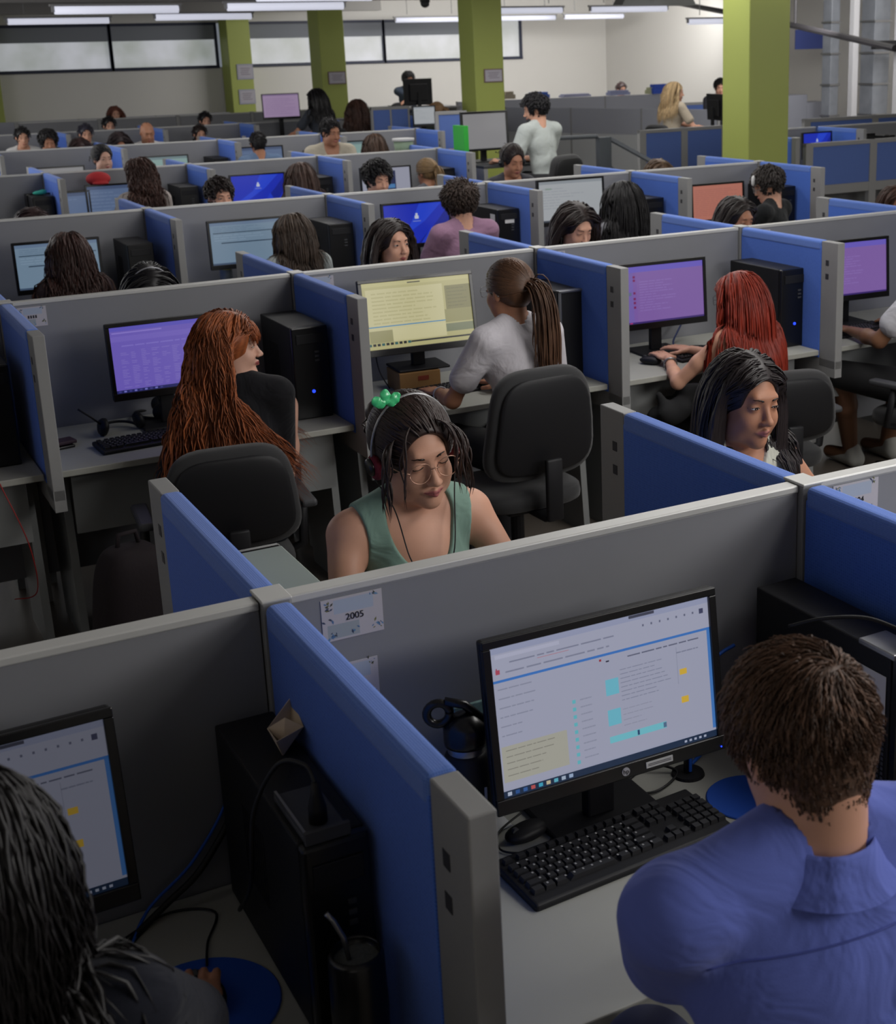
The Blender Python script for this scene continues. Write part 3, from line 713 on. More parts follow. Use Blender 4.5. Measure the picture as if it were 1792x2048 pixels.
def hair_locks(pos, tangent_fn, n, L, r, seed, segs=12, wave=0, wfreq=3, push=(), gravity=.9, sides=4, flat=.55, jitter=.3, tuck=None, spread=0, drift=None, axis=None, stiff=0):
    """grow n locks from root points; returns verts, quads, lock id. push = list of ellipsoids (c, r, R) the locks stay out of"""
    rg = np.random.default_rng(seed); P = pos.copy(); N = len(P)
    D = tangent_fn(P); Ls = L * np.ones(N) * (1 + jitter * (rg.random(N) - .6)); step = (Ls / segs)[:, None]
    pts = [P.copy()]; ph = rg.random(N) * 6.28; ph2 = rg.random(N) * 6.28; off = rg.random(N)[:, None]
    amp = wave * (.6 + .8 * rg.random(N)); fr = wfreq * (.8 + .4 * rg.random(N))
    for k in range(segs):
        g = gravity * min(1, (k + 1) / 3) * (1 - stiff)
        D = D * (1 - .45 * g) + np.array([0, 0, -1.]) * .45 * g + (rg.random((N, 3)) - .5) * .06
        if drift is not None and k > 3: D = D + off * np.array(drift)
        if spread and k > 2:
            ra = P - axis; ra[:, 2] = 0; D = D + spread * ra / np.maximum(.02, np.linalg.norm(ra, axis=1))[:, None]
        D /= np.linalg.norm(D, axis=1)[:, None]
        P = P + D * step
        for c, rr, Rm in push:
            q = (P - c) @ Rm if Rm is not None else P - c
            e = q / (rr + .012 * off); l = np.linalg.norm(e, axis=1)
            ins = l < 1
            if ins.any():
                q2 = q[ins] / l[ins][:, None]; P[ins] = (q2 @ Rm.T if Rm is not None else q2) + c
                nn = (P[ins] - c); nn /= np.linalg.norm(nn, axis=1)[:, None]
                dd = D[ins]; dd = dd - nn * np.minimum(0, (dd * nn).sum(1))[:, None]; D[ins] = dd / np.maximum(1e-6, np.linalg.norm(dd, axis=1))[:, None]
        if tuck is not None:
            hc_, Rh_, s_, yt = tuck; q = ((P - hc_) @ Rh_) / s_
            mm = (q[:, 2] < .055) & (q[:, 2] > -.17) & (q[:, 1] > yt + .25 * np.maximum(0, q[:, 2])) & (q[:, 1] < .2)
            q[mm, 1] = yt + .25 * np.maximum(0, q[mm, 2]) - .004 * off[mm, 0]; P[mm] = hc_ + (q[mm] * s_) @ Rh_.T
        pts.append(P.copy())
    pts = np.stack(pts, 1)                                         # N,segs+1,3
    t = np.linspace(0, 1, segs + 1)
    T = np.gradient(pts, axis=1); T /= np.maximum(1e-9, np.linalg.norm(T, axis=2, keepdims=True))
    ref = np.array([.3, .2, 1.0]); A = np.cross(T, ref); A /= np.maximum(1e-6, np.linalg.norm(A, axis=2, keepdims=True)); B = np.cross(T, A)
    if wave:
        w = amp[:, None] * np.minimum(1, t * 2.5)[None, :]
        pts = pts + A * (w * np.sin(fr[:, None] * 6.28 * t + ph[:, None]))[..., None] + B * (w * .7 * np.cos(fr[:, None] * 6.28 * t + ph2[:, None]))[..., None]
    prof = np.clip(np.minimum(t * 8 + .35, (1.03 - t) * 3.2), 0.08, 1)
    rr = r * (.7 + .6 * rg.random(N))[:, None] * prof[None, :]
    V = []
    for s in range(sides):
        a = 2 * PI * s / sides
        V.append(pts + A * (math.cos(a) * rr)[..., None] + B * (math.sin(a) * rr * flat)[..., None])
    V = np.stack(V, 2).reshape(-1, 3)
    base = (np.arange(N)[:, None, None] * (segs + 1) + np.arange(segs)[None, :, None]) * sides
    s = np.arange(sides)[None, None, :]; s2 = (s + 1) % sides
    F = np.stack([base + s, base + s2, base + sides + s2, base + sides + s], -1).reshape(-1, 4)
    lock = np.repeat(rg.random(N), (segs + 1) * sides)
    return V, F, lock
def set_lock(o, vals):
    a = o.data.attributes.new('lock', 'FLOAT', 'POINT'); a.data.foreach_set('value', np.asarray(vals, np.float32))

SK = {'light': (204, 154, 130), 'tan': (168, 118, 92), 'brown': (140, 96, 72), 'pale': (200, 156, 136), 'dark': (120, 84, 62)}
def face_mat(k, lip):
    nm = 'face_skin_%s_%d' % (k, lip[0])
    if nm in MATS: return MATS[nm]
    m = skin_mat(k).copy(); m.name = nm; nt = m.node_tree; b = nt.nodes['Principled BSDF']
    src = b.inputs['Base Color'].links[0].from_socket
    a = nt.nodes.new('ShaderNodeAttribute'); a.attribute_name = 'lip'
    c1 = nt.nodes.new('ShaderNodeMapRange'); c1.inputs[2].default_value = .6
    c2 = nt.nodes.new('ShaderNodeMapRange'); c2.inputs[1].default_value = .6; c2.inputs[2].default_value = 1.
    nt.links.new(a.outputs['Fac'], c1.inputs[0]); nt.links.new(a.outputs['Fac'], c2.inputs[0])
    m1 = nt.nodes.new('ShaderNodeMix'); m1.data_type = 'RGBA'; m2 = nt.nodes.new('ShaderNodeMix'); m2.data_type = 'RGBA'
    m1.inputs[7].default_value = (*srgb(lip), 1); m2.inputs[7].default_value = (*srgb((70, 34, 34)), 1)
    nt.links.new(src, m1.inputs[6]); nt.links.new(c1.outputs[0], m1.inputs[0]); nt.links.new(m1.outputs[2], m2.inputs[6]); nt.links.new(c2.outputs[0], m2.inputs[0])
    nt.links.new(m2.outputs[2], b.inputs['Base Color']); MATS[nm] = m; return m
def skin_mat(k): return mat('skin_' + k, SK[k], .5, spec=.35, noise=.05, nscale=30, bump=.05, bscale=300)

def person(label, head, yaw, s=1.0, top=None, lean=8, hyaw=0, hpitch=0, hroll=0, skin='tan', hair=None, shirt=((200, 200, 200), 'short'), trousers=(30, 30, 34),
           hands=((-.12, .42, .80), (.14, .42, .80)), h=.009, face=False, legs=False, woman=True, fingers=False, lids=0.3, smile=0.0, lookdown=False, beard=None,
           twist=0, elbow_out=1.0, group=None, curl=.5, neckline=.07, lip=(150, 78, 76), knees=None, kw=None, hw=False, shoulder=0, neckl=.135):
    """head = world position of the centre of the head; yaw = direction faced (deg, 0 = +y)"""
    hr, hp = R_(hyaw), R_(hpitch)
    T = .50 * s; L = R_(lean)
    spine_dir = np.array([0, math.sin(L), math.cos(L)])
    headup = neckl * s
    Hc = np.array([0, 0, head[2]])
    nb_off = np.array([0, -.028 * s - .02 * s * math.sin(-hp), -headup])
    # local frame origin: under the pelvis
    pel_z = head[2] - headup - T * math.cos(L)
    neck = np.array([0, T * math.sin(L), pel_z + T * math.cos(L)])
    pel = np.array([0, 0, pel_z]); hc = neck + np.array([0, .03 * s, headup])
    Rw = rz(R_(yaw)); org = np.array([head[0], head[1], 0]) - Rw @ np.array([0, hc[1], 0])
    Rh = rz(hr) @ rx(-hp) @ ry(R_(hroll))      # pitch down for positive hp
    if hw: hands = [tuple(Rw.T @ (np.array(q, float) - org)) for q in hands]
    def HP(*v): return hc + Rh @ (np.array(v, float) * s)
    det = face
    P = []
    ch = Rh
    def e(c, r, k=.02, Rm=None, op='u'): P.append(('e', op, k * s, c, np.array(r) * s, Rm))
    def c(a, b, ra, rb, k=.02, op='u'): P.append(('c', op, k * s, a, b, ra * s, rb * s))
    # torso
    tw = rz(R_(twist))
    def SP(x, y, f): return pel + spine_dir * (T * f) + tw @ np.array([x * s, y * s, 0]) * (1 if f > .3 else 1)
    shw = shoulder or (.158 if woman else .188)
    torso = []
    def te(c_, r, k=.05, Rm=None): torso.append(('e', 'u', k * s, c_, np.array(r) * s, Rm))
    def tc(a, b, ra, rb, k=.04): torso.append(('c', 'u', k * s, a, b, ra * s, rb * s))
    SR = rx(-L)
    te(SP(0, 0, 0), (.165, .125, .12)); te(SP(0, .0, .32), (.125 if woman else .145, .098, .13), Rm=SR)
    te(SP(0, .005, .66), (.128 if woman else .162 + .8 * max(0, shoulder - .188), .100, .15), Rm=SR)
    tc(SP(-shw * .72, -.01, .90), SP(shw * .72, -.01, .90), .046, .046, .05)
    if woman:
        for sx in (-1, 1): te(SP(sx * .066, .078, .64), (.052, .045, .055), .03)
    for sx in (-1, 1): tc(SP(sx * .03, -.01, 1.03), SP(sx * shw * .85, -.01, .93), .04, .042, .04)
    P += torso
    # neck and head
    c(SP(0, -.012, .93), HP(0, -.028, -.05), .050 if woman else .060, .045 if woman else .057, .014)
    e(HP(0, -.012, .03), (.073, .092, .086), .02, ch)
    e(HP(0, .026, -.036), (.058 if woman else .062, .062, .080), .03, ch)
    headpr_start = len(P)
    if det:
        e(HP(0, .066, -.097), (.020, .018, .017), .03, ch)
        for sx in (-1, 1):
            e(HP(sx * .034, .058, -.036), (.024, .024, .028), .02, ch)
            e(HP(sx * .044, .02, -.07), (.02, .03, .03), .03, ch)
        c(HP(-.028, .079, .026), HP(.028, .079, .026), .011, .011, .02)
        for sx in (-1, 1): e(HP(sx * .031, .0985, .004), (.0165, .012, .0115), .014, ch, 's')
        for sx in (-1, 1): e(HP(sx * .031, .0725, .002), (.0145, .0145, .0145), .004, ch)
        c(HP(0, .084, .010), HP(0, .103, -.030), .0065, .0095, .012)
        e(HP(0, .107, -.034), (.0105, .0095, .0085), .008, ch)
        for sx in (-1, 1): e(HP(sx * .0115, .0975, -.037), (.0065, .009, .0065), .006, ch)
        w = .021 + .006 * smile; up = .004 * smile
        for sx in (-1, 1):
            c(HP(0, .0925, -.0595), HP(sx * w, .0815, -.063 + up), .0058, .003, .004)
            c(HP(0, .0925, -.0685), HP(sx * w * .95, .081, -.065 + up), .0066, .003, .004)
        c(HP(-w, .0975, -.0640 + up), HP(w, .0975, -.0640 + up), .0014, .0014, .002, 's') if False else None
    else:
        e(HP(0, .062, -.092), (.022, .02, .018), .03, ch)
        c(HP(0, .086, .008), HP(0, .100, -.032), .008, .012, .014)
        for sx in (-1, 1): e(HP(sx * .031, .096, .006), (.018, .010, .012), .012, ch, 's')
        c(HP(-.028, .080, .026), HP(.028, .080, .026), .010, .010, .02)
        c(HP(-.018, .084, -.064), HP(.018, .084, -.064), .007, .007, .008)
    for sx in (-1, 1):
        e(HP(sx * .075, -.004, -.006), (.008, .017, .030), .006, ch @ rz(-sx * .35) if det else ch)
    # arms
    arms = []; hand_sets = []
    ARM1, ARM2 = .285 * s, .25 * s
    limb = {}
    for side, tgt in zip((-1, 1), hands):
        S = SP(side * shw, -.01, .905); W = np.array(tgt, float)
        d = W - S; dist = min(np.linalg.norm(d), (ARM1 + ARM2) * .995); d = _n(d); W = S + d * dist
        a = (ARM1 ** 2 - ARM2 ** 2 + dist ** 2) / (2 * dist); hh = math.sqrt(max(0, ARM1 ** 2 - a * a))
        pole = _n(np.array([side * .55 * elbow_out, -.5, -.75])); pole = _n(pole - d * (pole @ d)); E = S + d * a + pole * hh
        limb[side] = (S, E, W)
        thick = 1.0 if woman else 1.12
        arms.append((('c', 'u', .035 * s, S, S * .5 + E * .5, .042 * s * thick, .037 * s * thick), ('c', 'u', .02 * s, S * .5 + E * .5, E, .037 * s * thick, .031 * s * thick)))
        P += list(arms[-1])
        P.append(('c', 'u', .02 * s, E, E * .6 + W * .4, .032 * s * thick, .031 * s * thick)); P.append(('c', 'u', .02 * s, E * .6 + W * .4, W, .031 * s * thick, .021 * s))
        f = _n(W - E); f = _n(np.array([f[0] * .6, f[1] + .25, f[2] * .35])); nrm = np.array([0, 0, -1.]); nrm = _n(nrm - f * (nrm @ f)); lat = np.cross(f, nrm) * 1.0
        # lat points to the thumb side for the right hand when multiplied by -side
        th = _n(np.cross(nrm, f)) * (-side)
        if (th @ np.array([-side, 0, 0])) < 0: th = -th
        pc = W + f * .048 * s
        Rhand = np.stack([th, f, -nrm], 1)
        P.append(('e', 'u', .012 * s, pc, np.array([.040, .050, .015]) * s, Rhand))
        if fingers:
            for q, (o, ln) in enumerate(((.029, .072), (.010, .080), (-.010, .074), (-.028, .058))):
                b = W + f * .088 * s + th * o * s; sp = _n(f + th * o * 3.0)
                j1 = b + sp * ln * .45 * s + nrm * .004 * s * curl * 2; j2 = j1 + _n(sp + nrm * .45 * curl) * ln * .32 * s; j3 = j2 + _n(sp + nrm * 1.1 * curl) * ln * .25 * s
                P.append(('c', 'u', .004 * s, b - f * .02 * s, j1, .0092 * s, .0085 * s)); P.append(('c', 'u', .003 * s, j1, j2, .0085 * s, .0078 * s)); P.append(('c', 'u', .003 * s, j2, j3, .0078 * s, .0068 * s))
            b = W + f * .025 * s + th * .032 * s + nrm * .004 * s; j1 = b + _n(th * .8 + f * .8 + nrm * .3) * .038 * s; j2 = j1 + _n(th * .35 + f + nrm * .2) * .030 * s
            P.append(('c', 'u', .01 * s, W + f * .01 * s, b, .012 * s, .012 * s)); P.append(('c', 'u', .005 * s, b, j1, .0115 * s, .0098 * s)); P.append(('c', 'u', .004 * s, j1, j2, .0098 * s, .008 * s))
        else:
            P.append(('c', 'u', .012 * s, W + f * .08 * s, W + f * .14 * s + nrm * .02 * s, .026 * s, .016 * s))
    # legs
    legp = []
    def KA(side, kk):
        if kw: a, b = kw[(side + 1) // 2]; return Rw.T @ (np.array(a) - org), Rw.T @ (np.array(b) - org)
        return np.array([kk[0], kk[1], min(pel_z, .56)]), np.array([kk[0], kk[1] + (kk[2] if len(kk) > 2 else -.02), .085])
    if legs:
        kn = knees or ((-.11, .44), (.11, .44))
        for side, kk in zip((-1, 1), kn):
            hip = pel + np.array([side * .085 * s, .02, -.02]); K, A = KA(side, kk)
            legp += [('c', 'u', .04, hip, K, .088 * s, .062 * s), ('c', 'u', .03, K, K * .6 + A * .4, .060 * s, .056 * s), ('c', 'u', .02, K * .6 + A * .4, A, .056 * s, .038 * s), ('c', 'u', .02, A + np.array([0, -.03, -.035]), A + np.array([0, .15, -.05]), .036, .030)]
    else:
        for side in (-1, 1): legp.append(('c', 'u', .05, pel + np.array([side * .085 * s, .02, -.02]), pel + np.array([side * .11, .34, .0]), .088 * s, .066 * s))
    P += legp
    lo, hi = prim_bounds(P, .03); f = Field(lo, hi, h)
    for p in P: f.add(p)
    V, F = f.mesh()
    body = np_mesh('person', V, F, skin_mat(skin)); body['pkey'] = 1; del body['pkey']
    body.location = org; body.rotation_euler = (0, 0, R_(yaw))
    tag(body, label, 'person', group)
    me = body.data
    if det:
        q = ((V - hc) @ Rh) / s
        w = .0225 + .005 * smile
        ax = np.minimum(1, np.abs(q[:, 0]) / w); zc = -.064 + .004 * smile * ax ** 2
        up = q[:, 2] > zc; hl = np.where(up, .0082, .0105) * (1 - ax ** 1.8) ** .8 + 1e-5
        if True: hl = np.where(up & (ax < .16), hl * .86, hl)
        dz = np.abs(q[:, 2] - zc); wl = np.clip((hl - dz) / .0022, 0, 1) * (np.abs(q[:, 0]) < w) * (q[:, 1] > .06)
        ln = np.clip(1 - dz / .0017, 0, 1) * (np.abs(q[:, 0]) < w) * (q[:, 1] > .06)
        at = me.attributes.new('lip', 'FLOAT', 'POINT'); at.data.foreach_set('value', np.clip(.6 * wl + .4 * ln, 0, 1).astype(np.float32))
        me.materials[0] = face_mat(skin, lip)
        # eyes, brows, lashes set on the finished surface
        def surf(x, z, out=.0):
            ys = np.arange(.12, .04, -.0005); pts = hc + (np.stack([np.full_like(ys, x), ys, np.full_like(ys, z)], 1) * s) @ Rh.T
            v = f.val(pts); i = np.argmax(v < 0); return hc + Rh @ (np.array([x, ys[i] + out, z]) * s)
        hm = hair_mat('brow_hair', (44, 30, 24))
        for sx in (-1, 1):
            ey = MB()
            cen = HP(sx * .031, .0725, .002)
            if lids < .9:
                # visible part of the eyeball: white, iris, pupil as an almond patch hugging the lid
                op = (1 - lids) * .0062
                wh = MB(); N = 14; top = []; bot = []
                for k in range(N + 1):
                    u = -1 + 2 * k / N; x = sx * .031 + u * .0135
                    zt = .002 + op * (1 - u * u) ** .6 - .001 * u * sx; zb = .002 - op * .75 * (1 - u * u) ** .6
                    dep = lambda X, Z: .0725 + math.sqrt(max(1e-6, .0152 ** 2 - (X - sx * .031) ** 2 - (Z - .002) ** 2))
                    top.append(wh.bm.verts.new(HP(x, dep(x, zt), zt))); bot.append(wh.bm.verts.new(HP(x, dep(x, zb), zb)))
                for k in range(N): wh.bm.faces.new((bot[k], bot[k + 1], top[k + 1], top[k]))
                eo = wh.build('eye', mat('eye_white', (190, 182, 176), .25, spec=.6), body, True, recalc=False)
                ir = MB(); gx, gz = sx * .031 + (.003 if lookdown == 'left' else -.002 * 0), .002 - (.0015 if lookdown is True else 0)
                rr_ = .0056; cv = []
                for k in range(20):
                    a = 2 * PI * k / 20; X = gx + rr_ * math.cos(a); Z = gz + rr_ * math.sin(a)
                    u = (X - sx * .031) / .0135; Z = min(Z, .002 + op * (1 - u * u) ** .6 if abs(u) < 1 else 0); Z = max(Z, .002 - op * .75 * (1 - u * u) ** .6 if abs(u) < 1 else 0)
                    cv.append(ir.bm.verts.new(HP(X, .0725 + math.sqrt(max(1e-6, .0156 ** 2 - (X - sx * .031) ** 2 - (Z - .002) ** 2)), Z)))
                ir.bm.faces.new(cv); ir.build('iris', mat('iris_brown', (44, 26, 18), .2, spec=.7), eo)
            lz = .002 + ((1 - lids) * .0062 if lids < .9 else -.004)
            ey.tube([surf(sx * (.031 - .013), .002 - .001, .0008), surf(sx * .026, lz * .9 + .0002, .0012), surf(sx * .033, lz, .0012), surf(sx * .041, lz * .6, .001), surf(sx * .0455, .001, .001)], .0011 * s, 5)
            ey.build('eyelash_line', mat('lash_dark', (30, 20, 18), .6), body, True)
            pts = [surf(sx * (.014 + .032 * u), .021 + .007 * math.sin(u * 2.4) - .003 * u, .0006) for u in np.linspace(0, .88, 9)]
            MB().tube(pts, lambda u: s * (.0030 * (1 - .75 * u) * min(1, u * 6 + .5)), 6).build('eyebrow', hm, body, True)
    elif face is None:
        pass
    else:
        hm = hair_mat('brow_hair', (44, 30, 24))
        for sx in (-1, 1):
            MB().tube([HP(sx * .015, .092, .023), HP(sx * .03, .090, .027), HP(sx * .044, .078, .022)], .0032 * s, 5).build('eyebrow', hm, body)
            MB().sup(.0125 * s, .004 * s, .0042 * s, 1, 1, 10, 6, Matrix.Translation(HP(sx * .031, .083, .004)) @ Matrix(ch.tolist()).to_4x4()).build('eye', mat('eye_dark', (50, 38, 34), .3), body)
        MB().tube([HP(-.02, .0905, -.063), HP(0, .0945, -.064), HP(.02, .0905, -.063)], .0042 * s, 6).build('lips', mat('lips_%d_%d' % (lip[0], lip[1]), lip, .4), body, True)
    # shirt
    def cloth(name, prims, off, m, cuts=(), halves=(), hh=None): return sdf_obj(name, prims, hh or h, m, body, off, cuts, halves)[0]
    if shirt:
        rgb, style = shirt[0], shirt[1]
        sm = mat('shirt_%d_%d_%d' % tuple(rgb), rgb, .85, sheen=.1, spec=.15, wrinkle=.55)
        pr = list(torso); off = .008 * s
        cuts = []; nl = neckline
        cuts.append(('e', 's', .004, SP(0, .06 + nl * .4, 1.04), np.array([.06 + nl * .35, .09 + nl * .3, .05 + nl]) * s, SR)) if nl > 0 else None
        cuts.append(('c', 's', .004, SP(0, -.005, .99), HP(0, -.025, -.02), .055 * s if woman else .066 * s, .054 * s))
        if style in ('short', 'long', 'rolled'):
            for side in (-1, 1):
                S, E, W = limb[side]; fr = {'short': .62, 'long': 1, 'rolled': .9}[style]
                pr.append(('c', 'u', .035 * s, S, S + (E - S) * min(1, fr), .050 * s * (1 if woman else 1.15), .052 * s * (1 if woman else 1.15)))
                if style == 'long': pr.append(('c', 'u', .02 * s, E, E + (W - E) * .93, .040 * s, .030 * s))
        elif style == 'tank':
            for side in (-1, 1):
                S, E, W = limb[side]; cuts.append(('e', 's', .006, S + np.array([side * .022, 0.0, -.01]) * s, np.array([.062, .12, .105]) * s, None))
        sh = cloth('shirt', pr, off, sm, [q for q in cuts if q], [(pel + np.array([0, 0, -.09 * s]), (0, 0, -1))])
        if style == 'long' or style == 'rolled': sh.name = 'long_sleeved_top'
    if trousers:
        pr = [q for q in legp if not (legs and q[5] == .036)] + [torso[0]]
        if legs and len(trousers) > 3:      # shorts: thighs only
            pr = [q for q in legp if q[5] == .088 * s] + [torso[0]]
        tr = cloth('trousers', pr, .010 * s, mat('trousers_%d_%d' % (trousers[0], trousers[2]), trousers[:3], .8), [], [(pel + np.array([0, 0, .10 * s]), (0, 0, 1))])
        if legs and len(trousers) <= 3:
            for side, kk in zip((-1, 1), kn):
                A = KA(side, kk)[1]
                sdf_obj('shoe', [('c', 'u', .02, A + np.array([0, -.03, -.04]), A + np.array([0, .15, -.05]), .045, .036)], .009, mat('shoe_dark', (26, 26, 28), .6), body)
    info = dict(body=body, hc=hc, Rh=Rh, s=s, HP=HP, SP=SP, limb=limb, org=org, Rw=Rw, field=f, neck=neck, pel=pel, pel_z=pel_z, SR=SR, h=h)
    if hair: add_hair(info, **hair)
    if beard: 
        bpr = [('e', 'u', .01, HP(0, .062, -.082), np.array([.05, .036, .042]) * s, ch), ('e', 'u', .01, HP(-.05, .02, -.055), np.array([.018, .03, .045]) * s, ch), ('e', 'u', .01, HP(.05, .02, -.055), np.array([.018, .03, .045]) * s, ch)]
        bo = sdf_obj('beard', bpr, h, hair_mat('hair_%d_%d' % beard[:2], beard), body, 0, [('e', 's', .004, HP(0, .11, -.055), np.array([.03, .03, .014]) * s, ch)])[0]; set_lock(bo, RNG.random(len(bo.data.vertices)) * .3 + .3)
    return info

def add_hair(I, rgb=(40, 28, 24), kind='long', length=.35, n=160, wave=.004, wfreq=3, part=.0, r=.006, seed=1, vol=.012, front=.055, h=None, fringe=0, behind=False, tie=None, segs=12, rough=.42, var=.35, tail_n=90, flat=.35, tuck=.03, spread=0, drift=None, bunlocks=24, temples=0, cur=.02, side=0, low=-.03):
    HP, Rh, hc, s, body = I['HP'], I['Rh'], I['hc'], I['s'], I['body']; h = h or I['h']
    m = hair_mat('hair_%d_%d_%d' % tuple(rgb), rgb, rough, var); rg = np.random.default_rng(seed)
    # base mass
    R3 = np.array([.073, .092, .086]) * s + vol * s; cc = HP(0, -.014, .032)
    pr = [('e', 'u', .01, cc, R3, Rh)]
    if kind in ('short', 'curly_short'): pr.append(('e', 'u', .015, HP(0, -.042, -.055), np.array([.055, .038, .05]) * s, Rh))
    if kind in ('long', 'bob'):
        pr.append(('e', 'u', .03, HP(0, -.045, -.02), np.array([.075, .065, .075]) * s, Rh))
    elif kind in ('short', 'curly_short', 'pony', 'bun'):
        pr.append(('e', 'u', .02, HP(0, -.052, -.012), np.array([.064, .05, .058]) * s, Rh))
    cuts = [('e', 's', .008, HP(0, .108, -.012), np.array([.070, .078, .092]) * s, Rh), ('e', 's', .006, HP(0, .02, -.11), np.array([.09, .09, .06]) * s, Rh)]
    if kind in ('short', 'curly_short', 'pony', 'bun'):
        for sx in (-1, 1): cuts.append(('e', 's', .004, HP(sx * .082, .004, -.025), np.array([.022, .026, .042]) * s, Rh))
    V, F = None, None
    lo, hi = prim_bounds(pr, .02); f = Field(lo, hi, min(h, .007))
    for p in pr: f.add(p)
    for p in cuts: f.add(p)
    V, F = f.mesh(); lock = np.clip(.5 + .25 * np.sin(V[:, 0] * 260 + 3 * np.sin(V[:, 2] * 40)), 0, 1)
    VV, FF, LL = [V], [F], [lock]; nv = len(V)
    def put(v, fq, l):
        nonlocal nv
        VV.append(v); FF.append(fq + nv); LL.append(l); nv += len(v)
    # scalp sampling in head frame
    def scalp(n, ymax, zmin=-.02, zf=None):
        P = []
        while len(P) < n:
            q = rg.normal(size=3); q /= np.linalg.norm(q)
            if q[2] < -.35: continue
            p = q * (R3 / s) * .97 + np.array([0, -.014, .032])
            if p[1] > ymax and p[2] < .082: continue
            if p[1] > .02 and p[2] < .02: continue
            if abs(p[0]) > .055 and p[1] > -.005 and p[2] < .0: continue
            P.append(p)
        return np.array(P)
    toL = lambda p: hc + (p * s) @ Rh.T
    q0 = ((V - hc) @ Rh) / s; es = np.min([np.abs(np.linalg.norm(((V - e_[3]) @ Rh) / e_[4], axis=1) - 1) for e_ in pr], axis=0)
    edge = q0[(es < .05) & (q0[:, 1] > .012) & (q0[:, 2] > .0)]
    def with_edge(p, k):
        if not len(edge) or k < 1: return p
        return np.concatenate([p, edge[rg.integers(0, len(edge), k)] + rg.normal(size=(k, 3)) * .001])
    Vl = lambda d: d @ Rh.T
    push = [(HP(0, -.014, .030), R3 * 1.01, Rh), (HP(0, .026, -.036), np.array([.064, .068, .085]) * s, Rh), (HP(0, -.03, -.10), np.array([.062, .062, .10]) * s, Rh),
            (I['SP'](0, -.005, .70), np.array([.165, .128, .19]) * s, I['SR']), (I['SP'](-.12, -.01, .90), np.array([.085, .075, .075]) * s, None), (I['SP'](.12, -.01, .90), np.array([.085, .075, .075]) * s, None)]
    if kind in ('long', 'bob'):
        p = with_edge(scalp(n, front), n // 5)
        def tang(P):
            q = ((P - hc) @ Rh) / s; sgn = np.where(q[:, 0] - part >= 0, 1., -1.)
            la = np.clip((q[:, 1] + .055) / .07, .12, 1); d = np.stack([sgn * .9 * la, np.where(q[:, 1] > .03, -.15, -.55), -.25 - .5 * (1 - la)], 1)
            nn = q / (R3 / s) ** 2; nn /= np.linalg.norm(nn, axis=1)[:, None]; d = d - nn * (d * nn).sum(1)[:, None]
            d /= np.linalg.norm(d, axis=1)[:, None]; return Vl(d)
        put(*hair_locks(toL(p), tang, len(p), length * s, r * s, seed, segs, wave * s, wfreq, push, flat=flat, tuck=(hc, Rh, s, tuck), spread=spread, drift=drift, axis=HP(0, -.02, 0)))
    if kind in ('short', 'curly_short'):
        q0 = ((V - hc) @ Rh) / s; es = []
        for e_ in pr: es.append(np.abs(np.linalg.norm(((V - e_[3]) @ Rh) / e_[4], axis=1) - 1))
        ok = (np.min(es, axis=0) < .06) & ~((q0[:, 1] > .06) & (q0[:, 2] < .06)); cand = np.flatnonzero(ok)
        p = q0[rg.choice(cand, n)] + rg.normal(size=(n, 3)) * .002; L = length * (.30 + .70 * np.clip((p[:, 2] + .02) / .10, 0, 1))
        wh = np.array([.01, -.075, .075])        # whorl at the crown
        def tang(P):
            q = ((P - hc) @ Rh) / s; d = q - wh; nn = q / (R3 / s) ** 2; nn /= np.linalg.norm(nn, axis=1)[:, None]
            d = d - nn * (d * nn).sum(1)[:, None]; d /= np.maximum(1e-6, np.linalg.norm(d, axis=1))[:, None]
            sw = np.cross(nn, d); d = d + sw * .35 + nn * cur / .02 * .38 + rg.normal(size=d.shape) * (.14 if kind == 'short' else .5); d /= np.linalg.norm(d, axis=1)[:, None]; return Vl(d)
        put(*hair_locks(toL(p), tang, len(p), L * s, r * s, seed, 7 if kind == 'short' else 8, wave * s, wfreq, push[:1], gravity=.30, flat=.8, sides=3 if n > 3000 else 4))
    if kind in ('pony', 'bun', 'pulled'):
        kn = np.array(tie or (0, -.105, .03)); p = with_edge(scalp(n, front + .01), n // 3)
        VP = []
        # pulled back strands: arcs over the scalp to the tie
        t = np.linspace(0, 1, 9)[None, :, None]; a = p[:, None, :]; b = kn[None, None, :]
        q = a + (b - a) * t; cen = np.array([0, -.014, .032]); e_ = (q - cen) / (R3 / s); l = np.linalg.norm(e_, axis=2, keepdims=True); q = cen + (q - cen) / np.maximum(l, 1e-6) * (1.0 + .025 * np.sin(PI * t) + rg.random((len(p), 1, 1)) * .012)
        q[:, -1] = kn; pts = hc + (q * s) @ Rh.T
        put(*strand_tubes(pts, r * s, rg))
        kw = HP(*kn)
        dirv = Vl(_n(np.array([0, -1, .15]))[None, :])[0]
        if kind == 'pony':
            N = tail_n; P0 = kw + rg.normal(size=(N, 3)) * .008 * s
            def tg(P): d = dirv[None, :] + rg.normal(size=(N, 3)) * .22; return d / np.linalg.norm(d, axis=1)[:, None]
            put(*hair_locks(P0, tg, N, length * s, r * 1.1 * s, seed + 5, 14, wave * s, wfreq, push, gravity=.95, jitter=.35))
            MB().lathe([(.012 * s, -.007), (.02 * s, -.005), (.02 * s, .005), (.012 * s, .007)], 14, Matrix.Translation(kw) @ Vector(dirv).to_track_quat('Z', 'Y').to_matrix().to_4x4()).build('hair_tie', mat('hair_tie_dark', (24, 20, 20), .7), body)
        elif kind == 'bun':
            bb = Field(kw - .08, kw + .08, .006); bb.add(('e', 'u', 0, kw + dirv * .02 * s, np.array([.036, .036, .034]) * s, None)); v, q = bb.mesh(); put(v, q, np.full(len(v), .5))
            N = bunlocks; P0 = kw + dirv * .02 * s + rg.normal(size=(N, 3)) * .022 * s
